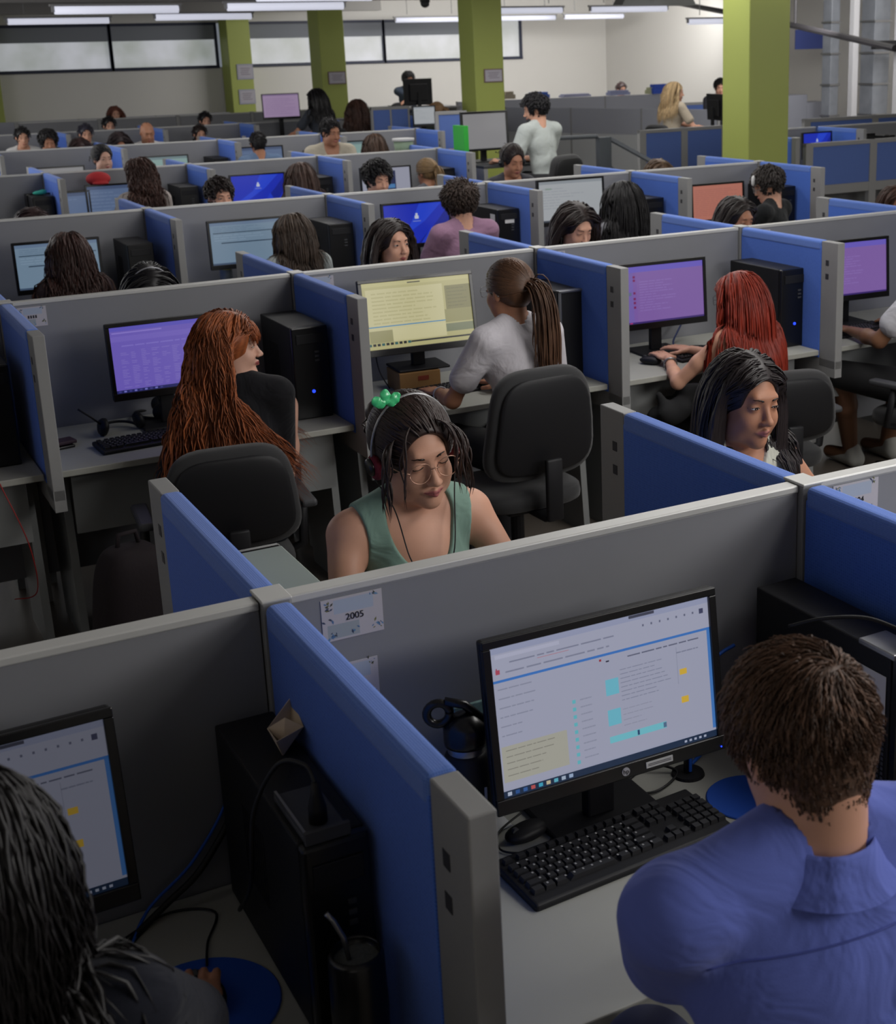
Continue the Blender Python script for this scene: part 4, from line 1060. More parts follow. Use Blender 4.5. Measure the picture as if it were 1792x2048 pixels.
            def tg(P): d = rg.normal(size=(N, 3)); return d / np.linalg.norm(d, axis=1)[:, None]
            put(*hair_locks(P0, tg, N, .045 * s, r * s, seed + 5, 14, .006 * s, 1.2, [], gravity=.2))
    if fringe:
        N = fringe; x = rg.uniform(-.05, .05, N); p = np.stack([x, .058 + .012 * rg.random(N) - 3 * x * x, .085 - 5 * x * x + .01 * rg.random(N)], 1)
        def tf(P): q = ((P - hc) @ Rh) / s; d = np.stack([q[:, 0] * 6 + side, np.full(N, .9), np.full(N, -.15)], 1); return Vl(d / np.linalg.norm(d, axis=1)[:, None])
        pf = [(HP(0, -.0, .02), np.array([.078, .104, .092]) * s, Rh)]
        put(*hair_locks(toL(p), tf, N, .085 * s, r * .8 * s, seed + 9, 8, .002 * s, 2, pf, gravity=.9))
    if temples:
        N = temples; sg = np.where(rg.random(N) < .5, -1., 1.); u_ = rg.random(N); p = np.stack([sg * (.030 + .034 * u_), .068 - .045 * u_, .098 - .05 * u_], 1)
        def tt(P): q = ((P - hc) @ Rh) / s; d = np.stack([np.sign(q[:, 0]) * .7, np.full(N, .55), np.full(N, -.2)], 1); return Vl(d / np.linalg.norm(d, axis=1)[:, None])
        put(*hair_locks(toL(p), tt, N, .17 * s, r * s * .9, seed + 3, 14, .004 * s, 1.5, [(HP(0, -.014, .03), R3 * 1.04, Rh), (HP(0, .02, -.036), np.array([.070, .07, .085]) * s, Rh)], gravity=.8))
    V = np.concatenate(VV); F = np.concatenate(FF)
    ho = np_mesh('hair', V, F, m, body); set_lock(ho, np.concatenate(LL))
    I['hair'] = ho; I['hairm'] = m
    return ho
def strand_tubes(pts, r, rg, sides=4, taper=True):
    N, S, _ = pts.shape; t = np.linspace(0, 1, S)
    T = np.gradient(pts, axis=1); T /= np.maximum(1e-9, np.linalg.norm(T, axis=2, keepdims=True)); ref = np.array([.3, .2, 1.]); A = np.cross(T, ref); A /= np.maximum(1e-6, np.linalg.norm(A, axis=2, keepdims=True)); B = np.cross(T, A)
    rr = r * (.7 + .6 * rg.random(N))[:, None] * (np.clip(t * 6 + .3, 0, 1) if taper else np.ones(S))[None, :]
    V = np.stack([pts + A * (math.cos(2 * PI * k / sides) * rr)[..., None] + B * (math.sin(2 * PI * k / sides) * rr * .6)[..., None] for k in range(sides)], 2).reshape(-1, 3)
    base = (np.arange(N)[:, None, None] * S + np.arange(S - 1)[None, :, None]) * sides; q = np.arange(sides)[None, None, :]; q2 = (q + 1) % sides
    F = np.stack([base + q, base + q2, base + sides + q2, base + sides + q], -1).reshape(-1, 4)
    return V, F, np.repeat(rg.random(N), S * sides)
def worn(I, name, label, cat, group=None):
    r = empty(name, I['org'], 0, label, cat, group); r.rotation_euler = (0, 0, I['body'].rotation_euler[2]); return r
def glasses(I, label, rgb=(190, 150, 130), rad=.0225, thick=.0011, square=False):
    HP, s = I['HP'], I['s']; r = worn(I, 'eyeglasses', label, 'glasses'); m = mat('frame_%d_%d' % rgb[:2], rgb, .35, metal=.6 if rgb[0] > 90 else 0)
    for sx in (-1, 1):
        pts = []
        for k in range(25):
            a = 2 * PI * k / 24; x, z = math.cos(a), math.sin(a)
            if square: x = math.copysign(abs(x) ** .6, x); z = math.copysign(abs(z) ** .6, z)
            pts.append(HP(sx * (.033 + rad * x), .106 - .35 * (abs(x * rad + .033 * 1) - .033) * (x * 1) * .6, -.002 + rad * z * .92))
        MB().tube(pts, thick * s, 6).build('rim', m, r, True)
        MB().tube([HP(sx * (.033 + rad), .102, .004), HP(sx * .072, .09, .006), HP(sx * .081, .04, .004), HP(sx * .081, -.005, .0), HP(sx * .08, -.02, -.012)], thick * s, 6).build('temple', m, r, True)
    MB().tube([HP(-.0115, .106, .002), HP(0, .111, .006), HP(.0115, .106, .002)], thick * s, 6).build('bridge', m, r, True)
    return r
def headset(I, label, band=(150, 150, 152), pad=(96, 20, 40), mic=True, both=True, pside=(-1, 1)):
    HP, s = I['HP'], I['s']; r = worn(I, 'headset', label, 'headset'); Rh = Matrix(I['Rh'].tolist()).to_4x4()
    pts = [HP(.104 * math.sin(a) * .95, -.005, .008 + .128 * math.cos(a)) for a in np.linspace(-1.62, 1.62, 25)]
    MB().tube(pts, .0032 * s, 6).build('headband', mat('band_%d' % band[0], band, .35, metal=.5), r, True)
    for sx in pside:
        T = Matrix.Translation(HP(sx * .094, -.002, -.012)) @ Rh @ Matrix.Rotation(PI / 2, 4, 'Y')
        MB().lathe([(0, -.011), (.022, -.011), (.03, -.006), (.031, .003), (.026, .01), (0, .011)], 20, T).build('ear_pad', mat('pad_%d_%d' % pad[:2], pad, .9, bump=.4, bscale=300), r, True)
        T2 = Matrix.Translation(HP(sx * .107, -.002, -.008)) @ Rh @ Matrix.Rotation(PI / 2, 4, 'Y')
        MB().lathe([(0, -.006), (.02, -.006), (.022, 0), (.018, .006), (0, .006)], 18, T2).build('ear_cup', M_blk2(), r, True)
    if mic: MB().tube([HP(pside[0] * .105, .01, -.02), HP(pside[0] * .105, .06, -.055), HP(pside[0] * .08, .1, -.075)], .0022 * s, 6).build('microphone_boom', M_blk(), r, True)
    return r
# ---------------------------------------------------- front row, right cell (the man's desk)
monitor(.56, -.17, 1.183, .50, .332, 'calendar', 'black monitor showing a web calendar, in front of the brown-haired man', rz=-1, tilt=7, logo='hp')
_mon = bpy.data.objects['monitor']
lb = MB().box(-.03, .03, -.0100, -.0085, -.006, .006).build('asset_label', M_paper(), _mon)
_T = Matrix.Translation((0, -.06, 1.183 - .74 - .166)) @ Matrix.Rotation(-R_(7), 4, 'X'); lb.matrix_local = _T @ Matrix.Translation((.095, 0, -.151))
for k in range(2): 
    q = MB().box(-.026, .026, -.0104, -.0101, -.0006, .0006).build('label_print', M_grey(), lb); q.location = (0, 0, .0015 - .003 * k)
MB().lathe([(0, 0), (.0018, 0), (.0018, .001), (0, .001)], 8, _T @ Matrix.Translation((.238, -.0095, -.158)) @ Matrix.Rotation(PI / 2, 4, 'X')).build('power_light', mat('led_blue', (40, 70, 255), .4, emit=1.6), _mon)
keyboard(.525, -.305, 3.5, 'black full-size keyboard in front of the calendar monitor', D=.158)
mouse(.40, -.178, 100, 'black mouse lying behind the left end of the keyboard', sc=.82)
tower(1.075, -.29, .105, .44, .345, 'black desktop tower at right of the brown-haired man, with silver drive bay', rz=0, led=False)
_tw = bpy.data.objects['computer_tower']
MB().box(-.0545, -.0535, -.19, -.03, .20, .30).build('white_label', M_paper(), _tw)
# perforated case side
pm = MB()
for a in range(9):
    for b in range(16): pm.box(-.0545, -.0530, -.19 + .012 * a, -.184 + .012 * a, .03 + .0105 * b, .036 + .0105 * b)
pm.build('perforated_vent', mat('vent_grey', (70, 72, 80), .5), _tw)
r = empty('power_adapter', (1.045, -.46, 1.086), 0, 'silver and black cable box on top of the right-hand tower', 'adapter')
MB().box(-.035, .035, -.05, .05, 0, .012, .003).build('plate', M_metal(), r)
MB().box(.0, .06, -.07, -.02, .012, .05, .006).build('plug', M_blk(), r)
cable([(.93, -.30, 1.10), (.96, -.37, 1.135), (1.02, -.42, 1.14), (1.06, -.47, 1.125)], 'grey-black cable looping over the top of the right tower', .004)
r = empty('mouse_pad', (.85, -.285, .74), 0, 'round blue mouse pad right of the man\'s keyboard', 'mouse pad')
MB().lathe([(0, 0), (.085, 0), (.087, .002), (.085, .004), (0, .004)], 40).build('pad', mat('mouse_pad_blue', (24, 74, 170), .8), r)
# water bottle
r = empty('water_bottle', (.293, -.16, .74), R_(-20), 'black steel water bottle with loop cap behind the blue divider', 'bottle')
MB().lathe([(0, 0), (.042, 0), (.045, .004), (.045, .185), (.040, .205), (.033, .215), (0, .215)], 28).build('flask', M_blk(), r, True)
MB().lathe([(.0335, .205), (.0345, .207), (.0345, .228), (.0335, .23), (0, .23)], 28).build('steel_neck', M_metal(), r, True)
lid = MB().lathe([(0, .228), (.04, .228), (.041, .235), (.041, .262), (.036, .27), (.02, .285), (0, .29)], 28).build('lid', M_blk2(), r, True)
MB().tube([(-.048 + .021 * math.cos(a), .0, .292 + .021 * math.sin(a)) for a in np.linspace(0, 2 * PI, 20)], .0085, 8).build('carry_loop', M_blk2(), lid, True)
MB().tube([(-.035, 0, .315), (.0, 0, .305), (.036, 0, .268)], .009, 8).build('spout_arm', M_blk2(), lid, True)
for k, tx in enumerate(('U', 'B')):
    t = text_obj('letter', tx, .05, mat('print_white', (150, 150, 150), .6), r, extrude=.0008); t.matrix_local = Matrix.Rotation(R_(12), 4, 'Z') @ Matrix.Translation((0.008, -.0455, .135 - .05 * k)) @ Matrix.Rotation(PI / 2, 4, 'X')
# papers and small stuff behind the monitor
r = empty('small_pouch', (.36, -.06, .74), 0, 'patterned pouch standing between the water bottle and the monitor', 'pouch')
MB().sup(.05, .028, .09, .3, .5, 20, 12, Matrix.Translation((0, 0, .09))).build('body', mat('pouch_pattern', (84, 100, 96), .8, noise=.9, nscale=30), r, True)
MB().box(-.045, .045, -.004, .004, .17, .25, .002).build('card', mat('card_pattern', (120, 150, 146), .7, noise=.9, nscale=40), r)
MB().box(-.03, .0, -.03, -.027, .15, .155).build('yellow_tag', mat('tag_yellow', (200, 150, 30), .6), r)
def flower_sign(name, x, y, z, w, hgt, text, label, seed, tilt=0):
    r = empty(name, (x, y, z), 0, label, 'sign', 'flowered number sheets taped to the partitions')
    rr = random.Random(seed); R = [(-w / 2, -hgt / 2, w / 2, hgt / 2, (176, 172, 178)), (-w * .3, hgt * .12, w * .35, hgt * .45, (158, 168, 184)), (-w * .42, -hgt * .45, w * .1, -hgt * .12, (146, 154, 160))]
    for cx, cz, n in ((-.40, .34, 12), (.40, -.30, 10), (-.34, -.38, 12), (.36, .42, 6), (-.40, .0, 4), (.02, -.36, 4)):
        for k in range(n):
            a = rr.uniform(0, 6.28); d = rr.uniform(0, .09); px, pz = (cx + d * math.cos(a)) * w, (cz + d * 1.3 * math.sin(a)) * hgt; q = rr.uniform(.012, .028) * w; th = rr.uniform(0, 3)
            c = rr.choice([(74, 110, 150), (90, 130, 164), (52, 66, 92), (104, 104, 62), (60, 62, 50)])
            R.append(([(px + q * 1.6 * math.cos(th), pz + q * 1.6 * math.sin(th)), (px + q * .7 * math.cos(th + 1.57), pz + q * .7 * math.sin(th + 1.57)), (px - q * 1.6 * math.cos(th), pz - q * 1.6 * math.sin(th)), (px + q * .7 * math.cos(th - 1.57), pz + q * .7 * math.sin(th - 1.57))], c))
    if text == '-':
        R += [(-w * .16 + k * w * .085, -.006, -w * .10 + k * w * .085, .006, (40, 36, 44)) for k in range(4)]; text = ''
    MB().box(-w / 2, w / 2, .0004, .0012, -hgt / 2, hgt / 2).build('sheet', M_paper(), r)
    quads_mesh('flower_print', R, colour_mat(), r)
    if text: text_obj('number', text, hgt * .22, mat('ink_black', (16, 14, 20), .6), r, (0.004, -.0008, 0))
    r.rotation_euler = (0, R_(tilt), 0)
    return r
flower_sign('number_sign', .143, -.0185, 1.205, .118, .082, '2005', 'flowered paper sheet reading 2005 on the front grey partition', 3)
flower_sign('number_sign', .135, -.0185, 1.07, .10, .09, '', 'worn flowered sheet taped below the 2005 sheet, half behind the divider', 4)
flower_sign('number_sign', 1.335, -.0185, 1.205, .13, .09, '2004', 'flowered number sheet half hidden behind the divider at the right edge', 5)
flower_sign('number_sign', .155, 3.575, 1.205, .11, .08, '-', 'flowered number sheet at upper left behind the red-haired woman\'s desk', 6)
flower_sign('number_sign', 1.37, 3.575, 1.205, .11, .08, '-', 'flowered number sheet left of the cream-coloured screen', 7)
flower_sign('number_sign', 2.55, 3.575, 1.215, .10, .06, '', 'flowered sheet beside the purple screen, mostly behind the divider', 8)
flower_sign('number_sign', 3.78, 3.575, 1.21, .11, .07, '', 'pale sheet at the right, above the rightmost purple screen', 9)
# ---------------------------------------------------- front row, left cell (dark corner)
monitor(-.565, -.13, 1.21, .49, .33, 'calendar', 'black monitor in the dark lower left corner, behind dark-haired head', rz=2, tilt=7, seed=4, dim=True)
tower(-.085, -.29, .105, .46, .34, 'black desktop tower against the divider in the dark lower left cell', led=False)
r = empty('card_reader', (-.094, -.44, 1.081), 0, 'silver tray with a black plug on top of the lower left tower', 'adapter')
MB().box(-.035, .035, -.075, .075, 0, .010, .003).box(-.035, .035, -.078, -.07, .0, .02).build('tray', M_grey(), r)
MB().box(-.034, -.030, -.072, .072, .009, .018).build('tray_rim', M_metal(), r)
MB().box(-.030, .03, -.068, -.062, .011, .014).build('red_strip', mat('strip_red', (150, 40, 30), .6), r)
MB().lathe([(0, .01), (.014, .01), (.014, .035), (.009, .055), (.006, .075), (0, .075)], 16, Matrix.Translation((.0, -.035, 0))).build('plug', M_blk(), r, True)
cable([(-.094, -.475, 1.155), (-.10, -.45, 1.175), (-.13, -.41, 1.165), (-.165, -.38, 1.08), (-.175, -.36, .95), (-.16, -.20, .80)], 'black power cable bending from the plug down the lower left tower', .004)
MB().box(-.02, .02, -.525, -.5225, 1.04, 1.05)
r = empty('paper_boat', (-.052, -.20, 1.081), R_(-28), 'folded beige paper boat on the lower left tower', 'paper')
b = MB(); L_, Wd, Hg = .075, .030, .046
P_ = {k: b.bm.verts.new(v) for k, v in {'a': (0, -L_, Hg), 'b': (0, L_, Hg * 1.15), 'c': (-Wd, 0, Hg * .7), 'd': (Wd, 0, Hg * .7), 'e': (0, -L_ * .5, 0), 'f': (0, L_ * .5, 0), 'g': (0, 0, Hg * 1.1), 'h': (0, -.02, .012), 'i': (0, .02, .012)}.items()}
for f in ('aec', 'efc', 'fbc', 'aed', 'efd', 'fbd', 'cgh', 'dgh', 'cgi', 'dgi'): b.bm.faces.new([P_[q] for q in f])
o = b.build('folded_paper', mat('kraft_beige', (206, 186, 162), .85), r, recalc=False); md = o.modifiers.new('s', 'SOLIDIFY'); md.thickness = .0015
r = empty('mate_cup', (-.092, -.595, .74), 0, 'tall dark mate cup with metal straw in front of the lower left tower', 'cup')
MB().lathe([(0, 0), (.036, 0), (.040, .01), (.043, .10), (.041, .19), (.036, .2), (.034, .196), (.034, .18), (0, .18)], 28).build('cup_body', M_blk2(), r, True)
MB().lathe([(0, .181), (.0335, .181), (.0335, .186), (0, .19)], 24).build('herb_fill', mat('yerba', (86, 88, 84), .9, noise=.5, nscale=200), r)
MB().tube([(-.01, 0, .18), (-.018, -.004, .23), (-.03, .0, .26), (-.038, .004, .272)], .0042, 8).build('straw', M_metal(), r, True)
r = empty('mouse_pad', (-.27, -.34, .74), 0, 'oval blue mouse pad under the hand in the dark lower left corner', 'mouse pad')
MB().lathe([(0, 0), (.125, 0), (.127, .002), (.125, .004), (0, .004)], 44).build('pad', MATS['mouse_pad_blue'], r)
mouse(-.262, -.33, 8, 'black mouse under the hand at lower left', z=.744)
cable([(-.115, .0 - .045, .92), (-.13, -.04, .87), (-.19, -.05, .80), (-.25, -.06, .765), (-.31, -.09, .745), (-.345, -.13, .743)], 'bundle of black cables hanging from the lower left tower', .007)
cable([(-.116, -.035, .95), (-.135, -.03, .89), (-.20, -.035, .81), (-.28, -.05, .76), (-.33, -.12, .744)], 'thin blue cable beside the black cable bundle, lower left', .003, M_blue_cable())
cable([(-.345, -.10, .745), (-.25, -.06, .744), (-.18, -.10, .744), (-.215, -.18, .744), (-.235, -.25, .75)], 'thin curved mouse cable on the lower left desk', .0022)
cable([(.70, -.05, .76), (.74, -.09, .76), (.78, -.13, .746), (.70, -.17, .745), (.64, -.13, .745), (.72, -.08, .745)], 'looped black cable right of the monitor stand', .0028)
cable([(.985, -.045, .95), (.93, -.05, .93), (.90, -.07, .86), (.89, -.08, .76), (.82, -.12, .746)], 'bright blue network cable behind the calendar monitor', .004, M_blue_cable())
cable([(.42, -.12, .76), (.36, -.14, .745), (.34, -.2, .745), (.40, -.235, .745), (.45, -.2, .745)], 'thin black mouse cable left of the monitor foot', .0022)
r = empty('cable_tidy', (.80, -.14, .74), 0, 'small black upright cable holder on the desk right of the monitor', 'cable holder')
MB().lathe([(0, 0), (.035, 0), (.033, .006), (0, .007)], 24).box(-.008, .008, -.006, .006, .005, .10, .002).build('holder', M_blk(), r)
MB().box(-.003, .003, -.01, -.0065, .01, .09).build('blue_strip', M_blue_cable(), r)
# small card on desk under monitor
o = MB().box(.325, .40, -.125, -.065, .7401, .7408).build('note_card', M_paper()); tag(o, 'white paper card on the desk beside the monitor foot', 'paper')
tower(.15, .42, .11, .40, .40, 'pale grey tower top peeking over the front partition, left of the sage-top woman', rz=180, led=False)
for o_ in bpy.data.objects:
    if o_.get('label', '').startswith('pale grey tower'):
        for c_ in o_.children:
            if c_.name.startswith('case'): c_.data.materials[0] = mat('pale_case', (136, 148, 142), .5)
# ---------------------------------------------------- second row, near side
R2 = 3.5945
monitor(.60, 3.38, 1.185, .44, .31, 'purple_sheet', 'monitor with a purple spreadsheet left of the red-haired woman', rz=0, tilt=4)
r = empty('cardboard_box', (1.70, 3.36, .74), R_(-4), 'brown cardboard box carrying the cream-coloured monitor', 'box')
MB().box(-.105, .085, -.09, .09, 0, .088, .002).build('carton', mat('cardboard', (150, 112, 66), .85, noise=.1, nscale=12), r)
MB().box(-.02, .03, -.0915, -.0903, .05, .07).build('red_mark', mat('mark_red', (130, 56, 36), .8), r)
monitor(1.72, 3.38, 1.245, .53, .335, 'cream', 'monitor with cream screen standing on a cardboard box', rz=-4, tilt=10, base=.829)
monitor(2.975, 3.37, 1.19, .52, .32, 'purple_chat', 'monitor with purple chat screen before the straight red hair', rz=-3, tilt=4)
monitor(4.16, 3.37, 1.19, .50, .32, 'purple_chat', 'monitor with purple screen at the right edge of the photo', rz=-4, tilt=4, seed=5)
keyboard(.485, 3.125, 5, 'black keyboard on the red-haired woman\'s desk', D=.155)
keyboard(1.77, 3.19, 6, 'black keyboard under the cream-coloured screen')
keyboard(3.13, 3.16, 8, 'black keyboard before the purple chat screen', L=.42)
keyboard(4.1, 3.14, 6, 'black keyboard at the right edge beside the white-shirted arm')
tower(1.135, 3.30, .155, .40, .385, 'black tower with blue light beside the red-haired woman')
tower(2.385, 3.32, .135, .36, .395, 'black and silver tower right of the ponytail woman', style='silver', led=False)
tower(3.585, 3.26, .165, .42, .385, 'black tower with blue light behind the straight red hair')
tower(-.10, 3.30, .165, .42, .385, 'dark tower with blue light at the far left edge')
def desk_headset(x, y, rz_, label):
    r = empty('headset', (x, y, .74), R_(rz_), label, 'headset')
    MB().tube([(.075 * math.cos(a), .085 * math.sin(a), .012 + .01 * math.sin(a)) for a in np.linspace(-.25, PI + .25, 22)], .006, 8).build('headband', M_blk(), r, True)
    for sx in (-1, 1):
        MB().lathe([(0, -.014), (.03, -.014), (.036, -.004), (.036, .006), (.024, .014), (0, .014)], 20, Matrix.Translation((sx * .075, -.02, .037)) @ Matrix.Rotation(PI / 2 - sx * .2, 4, 'Y')).build('ear_cup', M_blk(), r, True)
    MB().tube([(-.085, -.02, .05), (-.12, -.02, .085), (-.165, -.01, .125)], .0038, 8).build('microphone_boom', M_blk(), r, True)
    return r
desk_headset(.40, 3.36, 12, 'black headset with raised microphone lying behind the left keyboard')
desk_headset(.58, 3.51, 80, 'black tangle of a second headset under the purple spreadsheet screen')
r = empty('wallet', (.155, 3.26, .74), R_(12), 'dark wallet and phone stacked at the left end of the desk', 'wallet')
MB().box(-.045, .05, -.035, .035, .012, .026, .004).build('wallet_body', mat('leather_plum', (62, 44, 54), .6), r); MB().box(-.04, .035, -.05, .02, 0, .011, .003).build('phone', M_blk2(), r)
mouse(2.80, 3.13, 30, 'black mouse under the left hand of the straight red-haired woman')
cable([(3.05, 3.44, .745), (3.10, 3.40, .745), (3.15, 3.46, .76), (3.22, 3.50, .82), (3.26, 3.50, .88)], 'dark blue cable curling up right of the purple chat screen', .005, mat('cable_navy', (40, 52, 96), .5))
cable([(3.0, 3.36, .745), (3.08, 3.28, .745), (3.16, 3.34, .745), (3.24, 3.30, .745), (3.3, 3.22, .745)], 'thin black cable wandering across the desk by the straight red hair', .0025)
cable([(1.62, 3.47, 1.0), (1.56, 3.46, .93), (1.55, 3.42, .83), (1.58, 3.38, .745)], 'black cable dropping behind the cardboard box', .003)
cable([(1.80, 3.46, .98), (1.86, 3.47, .95), (1.88, 3.46, 1.0)], 'black cable loop right of the cream monitor', .004)
desk_headset(1.40, 3.36, 40, 'black headset at the divider left of the cardboard box')
cable([(-.17, 3.1, 1.0), (-.16, 3.05, .88), (-.14, 2.98, .80), (-.12, 2.9, .72), (-.06, 2.86, .5), (-.05, 2.9, .3), (-.12, 3.0, .25)], 'thin red cable hanging at the far left edge', .0022, mat('cable_red', (150, 30, 30), .5))
mouse(-.22, 3.02, 0, 'dark mouse on the desk at the far left edge')
# chairs
chair(.60, 2.63, -6, 'black chair holding the wavy red-haired woman', top=.875, seat=.42, armrests=True)
chair(1.80, 2.60, 2, 'black high-backed chair of the ponytail woman', top=1.0, seat=.48)
chair(3.12, 2.66, -12, 'black chair with grey armrest behind the straight red-haired woman', top=.80, seat=.40, armrests=True)
chair(4.12, 2.66, 10, 'black chair with armrests at the right edge', top=.86, seat=.42, armrests=True)
chair(.47, -1.10, 0, 'black chair under the brown-haired man in the foreground', top=.95, seat=.50)
chair(-.5, -.95, 0, 'black chair in the dark lower left corner', top=.9, seat=.46)
chair(.55, .70, 180, 'black chair of the woman in the sage top', top=.9, seat=.46)
chair(1.62, .74, 190, 'black chair of the woman in the white halter top', top=.9, seat=.46)
# backpack beside the wavy red-haired woman's chair
r = empty('backpack', (.20, 2.35, 0), R_(10), 'very dark backpack standing left of the red-haired woman\'s chair', 'backpack')
MB().sup(.15, .11, .30, .45, .55, 28, 18, Matrix.Translation((0, 0, .30)), lambda p: Vector((p.x * (1 - .25 * max(0, p.z / .3)), p.y, p.z))).build('bag_body', mat('backpack_cloth', (30, 22, 26), .85, bump=.4, bscale=80), r, True)
MB().sup(.12, .05, .13, .4, .5, 24, 12, Matrix.Translation((0, -.11, .17))).build('front_pocket', MATS['backpack_cloth'], r, True)
MB().tube([(-.04, .02, .58), (-.03, .02, .64), (.03, .02, .64), (.04, .02, .58)], .009, 8).build('grab_handle', MATS['backpack_cloth'], r, True)
r = empty('jacket', (2.78, 2.86, 0), 0, 'black jacket bundled on the lap of the straight red-haired woman', 'jacket')
bl = [('e', 'u', .04, (random.uniform(-.12, .14), random.uniform(-.1, .1), .60 + random.uniform(-.04, .05)), (random.uniform(.04, .08), random.uniform(.04, .08), random.uniform(.03, .06)), None) for _ in range(12)] + [('c', 'u', .03, (-.1, -.05, .6), (-.12, -.02, .67), .03, .015), ('c', 'u', .03, (.05, -.05, .6), (.04, -.02, .67), .035, .015)]
sdf_obj('folded_cloth', bl, .01, mat('jacket_black', (18, 18, 20), .9, bump=.4, bscale=60), r)
# ---------------------------------------------------- people near the camera
P1 = person('woman in a sleeveless sage top wearing round glasses and a headset', (.545, .62, 1.298), 180, s=1.05, lean=6, hyaw=2, hpitch=9, hroll=7, skin='light', face=True, h=.004, lids=.9, smile=.55,
   shirt=((122, 150, 138), 'tank'), neckline=.10, hands=((.78, .28, .77), (.36, .28, .77)), hw=True, lip=(178, 104, 104),
   hair=dict(rgb=(46, 33, 30), kind='bun', n=900, r=.0030, tie=(.02, -.10, .05), temples=32, vol=.014, bunlocks=6))
glasses(P1, 'round gold wire glasses on the woman in the sage top', rad=.0255)
headset(P1, 'silver-banded headset with dark red ear pads on the sage-top woman')
def wp(I, p): return I['org'] + I['Rw'] @ np.asarray(p)
cable([wp(P1, P1['HP'](.10, .0, -.04)), wp(P1, P1['HP'](.075, .03, -.11)), wp(P1, P1['SP'](.06, .115, .86)), wp(P1, P1['SP'](.045, .135, .74)), wp(P1, P1['SP'](.07, .15, .62)), wp(P1, P1['SP'](.09, .15, .45))], 'thin black headset wire on the left side of the sage top', .0017)
cable([wp(P1, P1['HP'](-.10, .0, -.04)), wp(P1, P1['HP'](-.075, .03, -.11)), wp(P1, P1['SP'](-.05, .12, .84)), wp(P1, P1['SP'](-.02, .13, .72)), wp(P1, P1['SP'](.0, .14, .68)), wp(P1, P1['SP'](.05, .16, .5))], 'thin black headset wire on the right side of the sage top', .0017)
r = worn(P1, 'star_pendant', 'small silver star clip on the neckline of the sage top', 'pendant'); cpt = P1['SP'](-.01, .137, .70)
MB().prism([((.011 if k % 2 == 0 else .005) * math.cos(k * PI / 5), (.011 if k % 2 == 0 else .005) * math.sin(k * PI / 5)) for k in range(10)], -.003, .003, 'y', Matrix.Translation(cpt)).build('star', M_metal(), r)
r = worn(P1, 'hair_bow', 'translucent green hair clip on top of the sage-top woman\'s head', 'hair clip'); c0 = P1['HP'](.06, .02, .135)
gm = mat('green_mesh_bow', (70, 200, 130), .3, spec=.6, coat=.3)
for k, (dx, dz, aa) in enumerate(((.018, .012, .5), (-.018, .014, 2.4), (.002, .022, 1.5))):
    MB().sup(.020, .006, .013, 1, 1, 16, 8, Matrix.Translation(c0 + np.array([dx, 0, dz])) @ Matrix.Rotation(-aa, 4, 'Y'), lambda p: Vector((p.x, p.y + .003 * math.sin(p.x * 400), p.z))).build('bow_loop', gm, r, True)

P5 = person('woman with straight dark hair and white halter top, looking sideways', (1.53, .66, 1.268), 183, s=1.03, lean=5, hyaw=-2, hpitch=4, hroll=-3, skin='tan', face=True, h=.0042, lids=.42, smile=0, shirt=((188, 188, 176), 'tank'), neckline=.035,
   hands=((1.78, .30, .77), (1.36, .30, .77)), hw=True, lip=(170, 106, 100), hair=dict(rgb=(34, 27, 28), kind='long', n=1800, r=.0042, length=.36, wave=.0006, part=-.01, vol=.010, rough=.42, front=.058, tuck=.022))
r = worn(P5, 'earring', 'thin silver hoop earring of the halter-top woman', 'earring')
MB().tube([P5['HP'](.084, -.0 + .002 * math.cos(a), -.055 + .018 * math.sin(a)) for a in np.linspace(0, 2 * PI, 18)], .0011, 6).build('hoop', M_metal(), r, True)

P3 = person('smiling woman with long wavy red hair, seen in profile', (.70, 2.70, 1.165), -10, s=1.0, lean=4, hyaw=-98, elbow_out=.5, hpitch=0, skin='pale', face=True, h=.0048, lids=.35, smile=1, shirt=((20, 20, 24), 'long'), neckline=.02, legs=True,
   kw=(((.62, 3.02, .62), (.60, 3.06, .09)), ((.93, 2.90, .86), (.92, 2.86, .47))), hands=((.50, 2.96, .72), (.80, 2.96, .74)), hw=True, trousers=(38, 44, 52),
   hair=dict(rgb=(146, 80, 44), kind='long', n=3400, r=.0036, length=.62, spread=.14, drift=(.32, .02, 0), wave=.010, wfreq=3.6, part=.0, vol=.018, segs=22, var=.5, front=.05, fringe=160, side=0, tuck=.006))
P4 = person('woman with a long brown ponytail and white T-shirt, seen from behind', (1.865, 2.73, 1.245), 6, s=1.02, lean=10, hyaw=14, hpitch=4, skin='tan', face=True, h=.0048, lids=.35, shirt=((196, 192, 198), 'short'), neckline=.02, legs=True, fingers=True,
   hands=((1.66, 3.03, .785), (1.98, 3.02, .785)), hw=True, trousers=(20, 20, 24), hair=dict(rgb=(88, 62, 46), kind='pony', n=1100, r=.0036, length=.42, tie=(0, -.098, .022), tail_n=260, wave=.0015, vol=.010))
glasses(P4, 'pale glasses on the ponytail woman', (150, 150, 150), square=True)
S_, E_, W_ = P4['limb'][-1]; r = worn(P4, 'bracelet', 'white bead bracelet on the ponytail woman\'s left wrist', 'bracelet')
MB().tube([W_ + (E_ - W_) * .2 + .031 * (math.cos(a) * _n(np.cross(E_ - W_, [0, 0, 1.])) + math.sin(a) * _n(np.cross(E_ - W_, np.cross(E_ - W_, [0, 0, 1.])))) for a in np.linspace(0, 2 * PI, 24)], .0035, 8).build('beads', mat('bead_white', (190, 190, 196), .4), r, True)
